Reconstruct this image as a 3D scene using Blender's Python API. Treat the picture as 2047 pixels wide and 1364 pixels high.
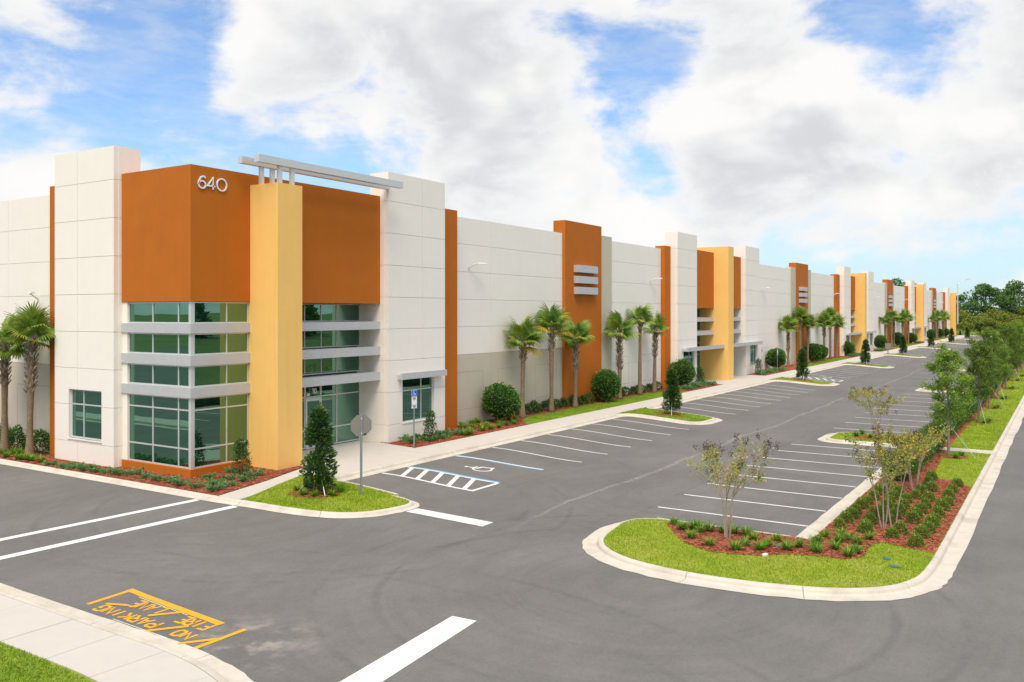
import bpy, bmesh, math, random
import numpy as np
from mathutils import Vector, Matrix, Euler
from mathutils.geometry import tessellate_polygon

for o in list(bpy.data.objects):
    bpy.data.objects.remove(o, do_unlink=True)
scene = bpy.context.scene
COL = scene.collection
R = math.radians

# ------------------------------------------------------------------ camera
# X runs along the long facade, Y runs into the building, Z up; finished floor at z = 0
cam_d = bpy.data.cameras.new('camera')
cam_d.sensor_width = 36.0
cam_d.lens = 1740.0 / 2047.0 * 36.0
cam_d.shift_y = -56.0 / 2047.0
cam_d.clip_start = 0.1
cam_d.clip_end = 9000
cam = bpy.data.objects.new('camera', cam_d)
COL.objects.link(cam)
cam.location = (0, 0, 6.4)
cam.rotation_euler = (R(90), 0, R(-57.36))
scene.camera = cam
scene.render.resolution_x = 1024
scene.render.resolution_y = 682

# ------------------------------------------------------------------ light and sky
SUN_DIR = Vector((-0.44, -0.21, 0.87)).normalized()      # towards the sun: high, over the side street, veiled by thin cloud
sun_d = bpy.data.lights.new('sun', 'SUN')
sun_d.energy = 1.5
sun_d.angle = R(42)
sun_d.color = (1.0, 0.88, 0.72)
sun = bpy.data.objects.new('sun', sun_d)
COL.objects.link(sun)
sun.location = (0, 0, 60)
sun.rotation_euler = SUN_DIR.to_track_quat('Z', 'Y').to_euler()

scene.view_settings.view_transform = 'Standard'
scene.view_settings.look = 'None'
scene.view_settings.gamma = 1.0
scene.view_settings.use_curve_mapping = False
scene.view_settings.exposure = 1.47

def make_world():
    w = bpy.data.worlds.new('World')
    scene.world = w
    w.use_nodes = True
    nt = w.node_tree
    N, L = nt.nodes, nt.links
    N.clear()
    def n(t, **k):
        a = N.new(t)
        for kk, v in k.items():
            setattr(a, kk, v)
        return a
    def math_(op, a, b=None, c=None):
        m = n('ShaderNodeMath', operation=op)
        for i, v in enumerate((a, b, c)):
            if v is None: continue
            if isinstance(v, (int, float)): m.inputs[i].default_value = v
            else: L.new(v, m.inputs[i])
        return m.outputs[0]
    def vmath(op, a, b):
        m = n('ShaderNodeVectorMath', operation=op)
        for i, v in enumerate((a, b)):
            if isinstance(v, (tuple, list)): m.inputs[i].default_value = v
            else: L.new(v, m.inputs[i])
        return m.outputs['Value'] if op in ('DOT_PRODUCT', 'LENGTH') else m.outputs[0]
    def ramp(v, a, b, c=0.0, d=1.0, smooth=True):
        m = n('ShaderNodeMapRange')
        m.interpolation_type = 'SMOOTHSTEP' if smooth else 'LINEAR'
        L.new(v, m.inputs[0])
        m.inputs[1].default_value, m.inputs[2].default_value = a, b
        m.inputs[3].default_value, m.inputs[4].default_value = c, d
        return m.outputs[0]
    def mixc(f, a, b):
        m = n('ShaderNodeMix', data_type='RGBA')
        if isinstance(f, (int, float)): m.inputs[0].default_value = f
        else: L.new(f, m.inputs[0])
        for i, v in ((6, a), (7, b)):
            if isinstance(v, (tuple, list)): m.inputs[i].default_value = (*v, 1)
            else: L.new(v, m.inputs[i])
        return m.outputs[2]
    sky = n('ShaderNodeTexSky')
    sky.sky_type = 'NISHITA'
    sky.sun_disc = False
    sky.sun_elevation = math.asin(SUN_DIR.z)
    sky.sun_rotation = math.atan2(SUN_DIR.x, SUN_DIR.y)
    sky.air_density = 1.0
    sky.dust_density = 0.6
    sky.ozone_density = 1.4
    tc = n('ShaderNodeTexCoord')
    d = tc.outputs['Generated']
    sep = n('ShaderNodeSeparateXYZ'); L.new(d, sep.inputs[0])
    def fbm(vec, scale, detail, rough, off):
        t = n('ShaderNodeTexNoise')
        t.inputs['Scale'].default_value = scale
        t.inputs['Detail'].default_value = detail
        t.inputs['Roughness'].default_value = rough
        t.inputs['Distortion'].default_value = 0.25
        L.new(vmath('ADD', vec, off), t.inputs['Vector'])
        return t.outputs[0]
    p = vmath('MULTIPLY', d, (1.0, 1.0, 1.7))
    O = CLOUD_OFF
    base = fbm(p, 5.6, 10, 0.57, O)
    # a second sample nearer the sun and higher up gives the clouds lit crowns and grey bases
    base2 = fbm(p, 5.6, 4, 0.5, (O[0] + SUN_DIR.x * 0.02, O[1] + SUN_DIR.y * 0.02, O[2] + 0.085))
    base1 = fbm(p, 5.6, 4, 0.5, O)
    wisp = fbm(vmath('MULTIPLY', d, (1.0, 1.0, 3.0)), 13.0, 8, 0.62, (4.1, 2.2, 0.3))
    dens = math_('ADD', base, math_('MULTIPLY', math_('SUBTRACT', wisp, 0.5), 0.16))
    lob = None
    for (gx, gy, gz, sharp, amt) in CLOUD_LOBES:
        dt = vmath('DOT_PRODUCT', d, (gx, gy, gz))
        g = math_('MULTIPLY', math_('POWER', math_('MAXIMUM', dt, 0.0), float(sharp)), -amt)
        lob = g if lob is None else math_('ADD', lob, g)
    if lob is not None: dens = math_('ADD', dens, lob)
    dens = math_('ADD', dens, ramp(sep.outputs[2], 0.0, 0.10, -0.05, 0.0))
    mask = ramp(dens, CLOUD_T0, CLOUD_T1)
    lit = ramp(math_('SUBTRACT', base1, base2), -0.10, 0.17)
    core = ramp(dens, CLOUD_T1 - 0.03, CLOUD_T1 + 0.15)
    shade = mixc(core, CLOUD_EDGE, CLOUD_GREY)
    col = mixc(lit, shade, CLOUD_WHITE)
    blue = vmath('MULTIPLY', sky.outputs[0], SKY_GAIN)
    blue = mixc(ramp(wisp, 0.30, 0.75, 0.04, 0.38), blue, CLOUD_EDGE)      # thin high veil
    hz = ramp(sep.outputs[2], -0.02, 0.22)
    blue = mixc(hz, mixc(0.55, blue, CLOUD_HAZE), blue)
    out = mixc(math_('MULTIPLY', mask, 0.97), blue, col)
    bg = n('ShaderNodeBackground')
    bg.inputs[1].default_value = 0.12
    L.new(out, bg.inputs[0])
    wo = n('ShaderNodeOutputWorld')
    L.new(bg.outputs[0], wo.inputs[0])

CLOUD_OFF = (3.1, 1.7, 0.4)
CLOUD_T0, CLOUD_T1 = 0.435, 0.605
CLOUD_WHITE, CLOUD_EDGE, CLOUD_GREY = (3.02, 2.97, 2.90), (2.78, 2.77, 2.76), (2.12, 2.15, 2.20)
CLOUD_HAZE = (1.75, 2.25, 2.68)
# where the photograph shows banks of cloud (negative) and breaks of blue (positive), as directions
CLOUD_LOBES = [(0.5449, 0.7928, 0.2731, 277, 0.14), (0.5702, 0.7957, 0.2043, 277, 0.099), (0.6189, 0.7692, 0.1592, 931, 0.083), (0.694, 0.6957, 0.1853, 524, 0.115), (0.7344, 0.6588, 0.1629, 931, 0.091), (0.8705, 0.4101, 0.272, 684, 0.073), (0.8989, 0.3751, 0.2266, 931, 0.063), (0.9178, 0.3563, 0.1753, 1341, 0.05), (0.81, 0.4952, 0.3142, 1341, 0.05), (0.9529, 0.1486, 0.2643, 335, 0.14), (0.8606, 0.4928, 0.1286, 931, 0.066), (0.9905, 0.1257, 0.0549, 131, 0.107), (0.968, 0.2469, 0.0441, 232, 0.083), (0.4518, 0.8768, 0.1648, 1341, 0.083), (0.4669, 0.8462, 0.2568, 335, -0.042), (0.5113, 0.8432, 0.1659, 232, -0.085), (0.4721, 0.8736, 0.1178, 414, -0.061), (0.6497, 0.7104, 0.2705, 198, -0.091), (0.7535, 0.5958, 0.278, 131, -0.103), (0.8187, 0.5401, 0.195, 149, -0.091), (0.8453, 0.4649, 0.2633, 414, -0.085), (0.9178, 0.2863, 0.275, 277, -0.079), (0.9471, 0.2416, 0.2112, 149, -0.103), (0.9785, 0.1012, 0.1797, 103, -0.103), (0.9744, 0.1964, 0.1097, 92, -0.091), (0.8835, 0.4378, 0.1667, 524, -0.061), (0.9347, 0.3366, 0.1147, 149, -0.061), (0.8134, 0.5708, 0.1118, 277, -0.067), (0.9604, 0.056, 0.2729, 232, -0.061)]
SKY_GAIN = (0.385, 0.485, 0.58)
make_world()

# ------------------------------------------------------------------ helpers
rng = np.random.default_rng(640)
random.seed(640)

def sm(t):
    t = np.clip(t, 0.0, 1.0)
    return t * t * (3 - 2 * t)
XS, YS = 19.65, 23.65
def G(x, y):
    """pavement level: highest along the building kerbs, falling to the aisle"""
    a = sm((YS - np.asarray(y, float)) / 5.0)
    b = np.clip((XS - np.asarray(x, float)) / 8.25, 0.0, 1.0)
    return -0.13 - 0.27 * np.maximum(a, b)

class MB:
    """collects vertices and faces for one mesh"""
    def __init__(s):
        s.v = []; s.f = []; s.t = []
    def add(s, V, F, tint=None):
        n = len(s.v)
        s.v += [tuple(map(float, p)) for p in V]
        s.f += [tuple(int(i) + n for i in f) for f in F]
        s.t += [0.5 if tint is None else tint] * len(F)
        return s
    def box(s, x0, x1, y0, y1, z0, z1):
        V = [(x0,y0,z0),(x1,y0,z0),(x1,y1,z0),(x0,y1,z0),(x0,y0,z1),(x1,y0,z1),(x1,y1,z1),(x0,y1,z1)]
        return s.add(V, [(0,3,2,1),(4,5,6,7),(0,1,5,4),(1,2,6,5),(2,3,7,6),(3,0,4,7)])
    def tube(s, pts, rad, n=6, cap=True, tint=None):
        pts = [Vector(p) for p in pts]
        if isinstance(rad, (int, float)): rad = [rad] * len(pts)
        V = []; F = []
        up = Vector((0.13, 0.31, 0.95))
        for i, p in enumerate(pts):
            a = pts[max(i-1, 0)]; b = pts[min(i+1, len(pts)-1)]
            t = (b - a).normalized()
            x = t.cross(up)
            if x.length < 1e-3: x = t.cross(Vector((1, 0, 0)))
            x.normalize(); y = t.cross(x)
            for k in range(n):
                q = p + (x * math.cos(2*math.pi*k/n) + y * math.sin(2*math.pi*k/n)) * rad[i]
                V.append(q)
        for i in range(len(pts)-1):
            for k in range(n):
                F.append((i*n+k, i*n+(k+1)%n, (i+1)*n+(k+1)%n, (i+1)*n+k))
        if cap:
            F.append(tuple(range(n-1, -1, -1))); F.append(tuple((len(pts)-1)*n+k for k in range(n)))
        return s.add(V, F, tint)
    def prism(s, poly, z0, z1):
        n = len(poly)
        V = [(x, y, z0) for x, y in poly] + [(x, y, z1) for x, y in poly]
        return s.add(V, [tuple(range(n-1, -1, -1)), tuple(range(n, 2*n))] + [(i, (i+1)%n, n+(i+1)%n, n+i) for i in range(n)])
    def mesh(s, name):
        me = bpy.data.meshes.new(name)
        me.from_pydata(s.v, [], s.f)
        a = me.attributes.new('tint', 'FLOAT', 'FACE')
        a.data.foreach_set('value', np.array(s.t, np.float32))
        me.update()
        return me

def np_mesh(name, V, F, T=None):
    """mesh from numpy arrays; F is (n,3) or (n,4)"""
    me = bpy.data.meshes.new(name)
    V = np.ascontiguousarray(V, np.float32); F = np.ascontiguousarray(F, np.int32)
    k = F.shape[1]
    me.vertices.add(len(V)); me.vertices.foreach_set('co', V.ravel())
    me.loops.add(F.size); me.loops.foreach_set('vertex_index', F.ravel())
    me.polygons.add(len(F))
    me.polygons.foreach_set('loop_start', np.arange(0, F.size, k, dtype=np.int32))
    me.polygons.foreach_set('loop_total', np.full(len(F), k, np.int32))
    me.update(calc_edges=True)
    a = me.attributes.new('tint', 'FLOAT', 'FACE')
    a.data.foreach_set('value', np.ascontiguousarray(T if T is not None else np.full(len(F), 0.5), np.float32))
    return me

def obj(name, me, mat=None, parent=None, loc=None, rot=None, label=None, cat=None, group=None, kind=None, smooth=False):
    if isinstance(me, MB): me = me.mesh(name)
    o = bpy.data.objects.new(name, me)
    COL.objects.link(o)
    if mat is not None and not me.materials: me.materials.append(mat)
    if smooth: me.polygons.foreach_set('use_smooth', [True] * len(me.polygons))
    if parent is not None: o.parent = parent
    if loc is not None: o.location = loc
    if rot is not None: o.rotation_euler = rot
    tag(o, label, cat, group, kind)
    return o
def tag(o, label=None, cat=None, group=None, kind=None):
    if label: o['label'] = label
    if cat: o['category'] = cat
    if group: o['group'] = group
    if kind: o['kind'] = kind
    return o
def thing(name, label, cat, loc=(0, 0, 0), rotz=0, group=None):
    o = bpy.data.objects.new(name, None)
    COL.objects.link(o)
    o.empty_display_size = 0.2
    o.location = loc; o.rotation_euler = (0, 0, rotz)
    return tag(o, label, cat, group)
def copy_tree(o, parent=None):
    c = o.copy(); COL.objects.link(c)
    if parent is not None: c.parent = parent
    for ch in [x for x in o.children]:
        copy_tree(ch, c)
    return c
ORD = ['first','second','third','fourth','fifth','sixth','seventh','eighth','ninth','tenth','eleventh','twelfth','thirteenth','fourteenth']

# ------------------------------------------------------------------ materials
MATS = {}
def mat(name, col, rough=0.7, noise=None, bump=None, metal=0.0, spec=0.3, tint=None, trans=0.0, blot=None, streak=None):
    """noise=(scale,amount) darkens and lightens; blot=(scale,colour,amount) lays stains; bump=(scale,strength)"""
    m = bpy.data.materials.new(name); m.use_nodes = True
    nt = m.node_tree; N, L = nt.nodes, nt.links
    b = N['Principled BSDF']; out = N['Material Output']
    b.inputs['Roughness'].default_value = rough
    b.inputs['Metallic'].default_value = metal
    b.inputs['Specular IOR Level'].default_value = spec
    tc = N.new('ShaderNodeTexCoord'); P = tc.outputs['Object']
    c = None
    if tint:
        at = N.new('ShaderNodeAttribute'); at.attribute_name = 'tint'
        cr = N.new('ShaderNodeValToRGB')
        els = cr.color_ramp.elements
        k = len(tint)
        els[0].position = 0; els[0].color = (*tint[0], 1)
        els[1].position = 1; els[1].color = (*tint[-1], 1)
        for i in range(1, k-1):
            e = els.new(i/(k-1)); e.color = (*tint[i], 1)
        L.new(at.outputs['Fac'], cr.inputs[0]); c = cr.outputs[0]
    def noise_(scale, detail=5, rough_=0.6):
        t = N.new('ShaderNodeTexNoise'); t.inputs['Scale'].default_value = scale
        t.inputs['Detail'].default_value = detail; t.inputs['Roughness'].default_value = rough_
        L.new(P, t.inputs['Vector']); return t.outputs[0]
    def mixn(f, a, bb, mode='MIX'):
        x = N.new('ShaderNodeMix'); x.data_type = 'RGBA'; x.blend_type = mode
        if isinstance(f, float): x.inputs[0].default_value = f
        else: L.new(f, x.inputs[0])
        for i, v in ((6, a), (7, bb)):
            if isinstance(v, tuple): x.inputs[i].default_value = (*v, 1)
            else: L.new(v, x.inputs[i])
        return x.outputs[2]
    def rng_(v, a, bb, c0=0.0, d0=1.0):
        x = N.new('ShaderNodeMapRange'); L.new(v, x.inputs[0])
        for i, q in enumerate((a, bb, c0, d0)): x.inputs[i+1].default_value = q
        return x.outputs[0]
    if c is None: c = col
    if noise:
        sc_, am = noise
        v = rng_(noise_(sc_), 0.25, 0.75, 1-am, 1+am)
        x = N.new('ShaderNodeMix'); x.data_type = 'RGBA'; x.blend_type = 'MULTIPLY'; x.inputs[0].default_value = 1
        if isinstance(c, tuple): x.inputs[6].default_value = (*c, 1)
        else: L.new(c, x.inputs[6])
        L.new(v, x.inputs[7]); c = x.outputs[2]
    if blot:
        sc_, bc, am = blot
        f = rng_(noise_(sc_, 6, 0.65), 0.48, 0.72, 0, am)
        c = mixn(f, c, bc)
    if streak:      # rain streaks running down the wall
        mp = N.new('ShaderNodeMapping'); mp.inputs['Scale'].default_value = (2.6, 2.6, 0.10); L.new(P, mp.inputs['Vector'])
        t = N.new('ShaderNodeTexNoise'); t.inputs['Scale'].default_value = 1.6; t.inputs['Detail'].default_value = 6; t.inputs['Roughness'].default_value = 0.7
        L.new(mp.outputs[0], t.inputs['Vector'])
        c = mixn(rng_(t.outputs[0], 0.50, 0.78, 0.0, streak[1]), c, streak[0])
    if isinstance(c, tuple): b.inputs['Base Color'].default_value = (*c, 1)
    else: L.new(c, b.inputs['Base Color'])
    if bump:
        bn = N.new('ShaderNodeBump'); bn.inputs['Strength'].default_value = bump[1]; bn.inputs['Distance'].default_value = 0.02
        L.new(noise_(bump[0], 4, 0.6), bn.inputs['Height']); L.new(bn.outputs[0], b.inputs['Normal'])
    if trans:
        tr = N.new('ShaderNodeBsdfTranslucent')
        if isinstance(c, tuple): tr.inputs[0].default_value = (*c, 1)
        else: L.new(c, tr.inputs[0])
        ms = N.new('ShaderNodeMixShader'); ms.inputs[0].default_value = trans
        L.new(b.outputs[0], ms.inputs[1]); L.new(tr.outputs[0], ms.inputs[2]); L.new(ms.outputs[0], out.inputs[0])
    MATS[name] = m
    return m

M_WHITE = mat('white_stucco', (0.86, 0.81, 0.725), 0.85, noise=(1.3, 0.015), bump=(60, 0.10), blot=(0.35, (0.79, 0.745, 0.66), 0.12), streak=((0.70, 0.64, 0.55), 0.14))
M_ORANGE = mat('orange_stucco', (0.475, 0.133, 0.009), 0.85, noise=(1.1, 0.05), bump=(60, 0.10), blot=(0.5, (0.43, 0.125, 0.012), 0.4), streak=((0.36, 0.115, 0.02), 0.35))
M_YELLOW = mat('yellow_stucco', (0.89, 0.55, 0.165), 0.85, noise=(1.1, 0.03), bump=(60, 0.10), streak=((0.74, 0.43, 0.12), 0.35))
M_BEIGE = mat('beige_stucco', (0.56, 0.50, 0.39), 0.85, noise=(1.2, 0.04), bump=(60, 0.10))
M_METAL = mat('grey_metal_panel', (0.50, 0.51, 0.51), 0.45, noise=(3.0, 0.05), metal=0.1, spec=0.5)
M_FRAME = mat('aluminium_frame', (0.62, 0.64, 0.62), 0.4, metal=0.3, spec=0.5)
M_STEEL = mat('galvanised_steel', (0.36, 0.38, 0.38), 0.45, noise=(14, 0.12), metal=0.6, spec=0.5)
M_PAINTW = mat('white_road_paint', (0.74, 0.73, 0.70), 0.7, noise=(3.0, 0.06), blot=(2.2, (0.50, 0.48, 0.45), 0.55))
M_PAINTB = mat('blue_road_paint', (0.16, 0.42, 0.66), 0.7, noise=(3.0, 0.08), blot=(7.0, (0.30, 0.42, 0.52), 0.4))
M_PAINTY = mat('yellow_road_paint', (0.74, 0.36, 0.02), 0.7, noise=(4.0, 0.08), blot=(9.0, (0.42, 0.30, 0.12), 0.5))
M_CONC = mat('concrete', (0.56, 0.52, 0.44), 0.85, noise=(2.2, 0.08), bump=(40, 0.2), blot=(0.9, (0.38, 0.345, 0.28), 0.75))
M_WALK = mat('broom_finished_concrete', (0.52, 0.49, 0.44), 0.85, noise=(1.6, 0.04), bump=(45, 0.12), blot=(0.8, (0.52, 0.48, 0.42), 0.4))
M_SOIL = mat('soil', (0.10, 0.07, 0.045), 0.95, noise=(3, 0.3))
M_SIGNBACK = mat('sign_back_aluminium', (0.27, 0.25, 0.21), 0.5, noise=(4, 0.04), metal=0.2)
M_BLUE = mat('sign_blue', (0.01, 0.13, 0.55), 0.4, spec=0.5)
M_SIGNW = mat('sign_white', (0.75, 0.76, 0.78), 0.4, spec=0.5)
M_RED = mat('sign_red', (0.5, 0.02, 0.02), 0.4, spec=0.5)
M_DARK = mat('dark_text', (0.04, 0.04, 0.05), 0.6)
M_SCORE = mat('score_line_shade', (0.34, 0.30, 0.23), 0.9)  # dark strips paint in the shade of the recessed score lines
M_LAMP = mat('lamp_enamel', (0.66, 0.66, 0.64), 0.4, spec=0.5)
M_NUM = mat('number_metal', (0.78, 0.78, 0.78), 0.35, spec=0.5)
M_TRUNK = mat('palm_trunk', (0.235, 0.17, 0.105), 0.95, noise=(9, 0.35), bump=(22, 0.8), blot=(1.6, (0.15, 0.115, 0.09), 0.7))
M_BOOT = mat('palm_boots', (0.36, 0.28, 0.19), 0.9, noise=(6, 0.3), tint=[(0.15, 0.115, 0.075), (0.36, 0.29, 0.20), (0.47, 0.39, 0.29)])
M_BARK = mat('bark', (0.25, 0.21, 0.16), 0.95, noise=(14, 0.3), bump=(25, 0.6))
M_PALEBARK = mat('pale_crape_bark', (0.40, 0.33, 0.25), 0.85, noise=(6, 0.25), blot=(4, (0.28, 0.21, 0.15), 0.6))
M_PALM = mat('palm_frond', None, 0.5, spec=0.22, tint=[(0.079, 0.185, 0.044), (0.131, 0.272, 0.053), (0.237, 0.351, 0.053), (0.527, 0.386, 0.070)], trans=0.25)
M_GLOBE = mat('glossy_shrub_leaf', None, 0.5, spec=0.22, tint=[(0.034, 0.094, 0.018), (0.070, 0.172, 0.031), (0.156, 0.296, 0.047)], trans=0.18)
M_CONE = mat('dark_cone_leaf', None, 0.5, spec=0.22, tint=[(0.035, 0.089, 0.026), (0.073, 0.154, 0.035), (0.162, 0.259, 0.057)], trans=0.18)
M_JUN = mat('juniper', None, 0.7, tint=[(0.057, 0.166, 0.057), (0.116, 0.282, 0.091), (0.199, 0.365, 0.116)], trans=0.2)
M_LIRI = mat('liriope_blade', None, 0.55, tint=[(0.054, 0.176, 0.016), (0.135, 0.324, 0.024), (0.338, 0.446, 0.041)], trans=0.3)
M_BOX = mat('boxwood_leaf', None, 0.6, tint=[(0.075, 0.145, 0.022), (0.165, 0.27, 0.035), (0.32, 0.41, 0.06)], trans=0.2)
M_OAK = mat('oak_leaf', None, 0.6, tint=[(0.130, 0.252, 0.036), (0.231, 0.389, 0.046), (0.432, 0.519, 0.064)], trans=0.3)
M_OAK2 = mat('deep_green_oak_leaf', None, 0.6, tint=[(0.085, 0.165, 0.022), (0.15, 0.25, 0.03), (0.26, 0.35, 0.045)], trans=0.3)
M_HEDGE = mat('hedge_leaf', None, 0.6, tint=[(0.042, 0.126, 0.022), (0.091, 0.210, 0.031), (0.280, 0.336, 0.042)], trans=0.2)
M_CRAPE = mat('crape_leaf', None, 0.6, tint=[(0.174, 0.300, 0.058), (0.386, 0.425, 0.077), (0.618, 0.463, 0.097), (0.811, 0.367, 0.116)], trans=0.3)
M_SEED = mat('crape_seed_head', (0.11, 0.075, 0.05), 0.9, noise=(20, 0.3))
M_GRASS = mat('grass_blade', None, 0.7, tint=[(0.165, 0.275, 0.012), (0.295, 0.42, 0.02), (0.44, 0.49, 0.08)], trans=0.25)
M_GRASSD = mat('shaded_lawn_blade', None, 0.7, tint=[(0.112, 0.225, 0.015), (0.213, 0.350, 0.022), (0.312, 0.425, 0.050)], trans=0.25)  # darker copy of the grass colours, with the shade put into the blades
M_TURF = mat('turf_sheet', (0.25, 0.31, 0.02), 0.9, noise=(2.2, 0.18), bump=(60, 0.6), blot=(0.9, (0.27, 0.28, 0.05), 0.6))
M_MULCH = mat('red_mulch', (0.31, 0.082, 0.038), 0.95, noise=(24, 0.45), bump=(45, 1.0))
M_CHIP = mat('mulch_chip', None, 0.9, tint=[(0.17, 0.045, 0.024), (0.34, 0.095, 0.045), (0.45, 0.17, 0.095)])
M_WEED = mat('field_weeds', None, 0.8, tint=[(0.130, 0.221, 0.039), (0.247, 0.325, 0.065), (0.416, 0.416, 0.117)], trans=0.2)
M_TREE = mat('tree_leaf', None, 0.7, tint=[(0.063, 0.153, 0.040), (0.117, 0.233, 0.054), (0.198, 0.323, 0.071)], trans=0.2)
M_TREE2 = mat('yellowish_leaf', None, 0.7, tint=[(0.104, 0.182, 0.026), (0.234, 0.286, 0.039), (0.416, 0.286, 0.052)], trans=0.2)
M_TREE3 = mat('russet_leaf', None, 0.7, tint=[(0.07, 0.05, 0.03), (0.13, 0.09, 0.05), (0.16, 0.13, 0.06)], trans=0.1)
M_TREE4 = mat('bright_leaf', None, 0.7, tint=[(0.065, 0.182, 0.026), (0.130, 0.286, 0.033), (0.260, 0.390, 0.052)], trans=0.2)
M_FIELD = mat('field_ground', (0.13, 0.17, 0.045), 0.95, noise=(0.05, 0.3))
M_BANK = mat('grass_bank', (0.12, 0.155, 0.05), 0.95, noise=(0.4, 0.2))
M_WHITEPLASTIC = mat('white_plastic', (0.72, 0.72, 0.70), 0.5)
M_GREENLID = mat('green_valve_lid', (0.06, 0.17, 0.11), 0.6)
M_STRAP = mat('guy_strap', (0.50, 0.53, 0.46), 0.6)

def make_glass():
    m = bpy.data.materials.new('green_tinted_glass'); m.use_nodes = True
    nt = m.node_tree; N, L = nt.nodes, nt.links; N.clear()
    out = N.new('ShaderNodeOutputMaterial')
    d = N.new('ShaderNodeBsdfDiffuse'); d.inputs[0].default_value = (0.008, 0.034, 0.025, 1)
    g = N.new('ShaderNodeBsdfGlossy'); g.inputs['Roughness'].default_value = 0.004
    g.inputs[0].default_value = (0.24, 0.46, 0.36, 1)
    fr = N.new('ShaderNodeFresnel'); fr.inputs[0].default_value = 2.2
    mr = N.new('ShaderNodeMapRange'); L.new(fr.outputs[0], mr.inputs[0])
    mr.inputs[1].default_value = 0.0; mr.inputs[2].default_value = 0.6; mr.inputs[3].default_value = 0.45; mr.inputs[4].default_value = 1.0
    tc = N.new('ShaderNodeTexCoord'); t = N.new('ShaderNodeTexNoise'); t.inputs['Scale'].default_value = 0.55
    t.inputs['Detail'].default_value = 1; L.new(tc.outputs['Object'], t.inputs['Vector'])
    bn = N.new('ShaderNodeBump'); bn.inputs['Strength'].default_value = 0.10; bn.inputs['Distance'].default_value = 0.03
    L.new(t.outputs[0], bn.inputs['Height']); L.new(bn.outputs[0], g.inputs['Normal'])
    ms = N.new('ShaderNodeMixShader'); L.new(mr.outputs[0], ms.inputs[0]); L.new(d.outputs[0], ms.inputs[1]); L.new(g.outputs[0], ms.inputs[2])
    L.new(ms.outputs[0], out.inputs[0])
    return m
M_GLASS = make_glass()

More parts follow.
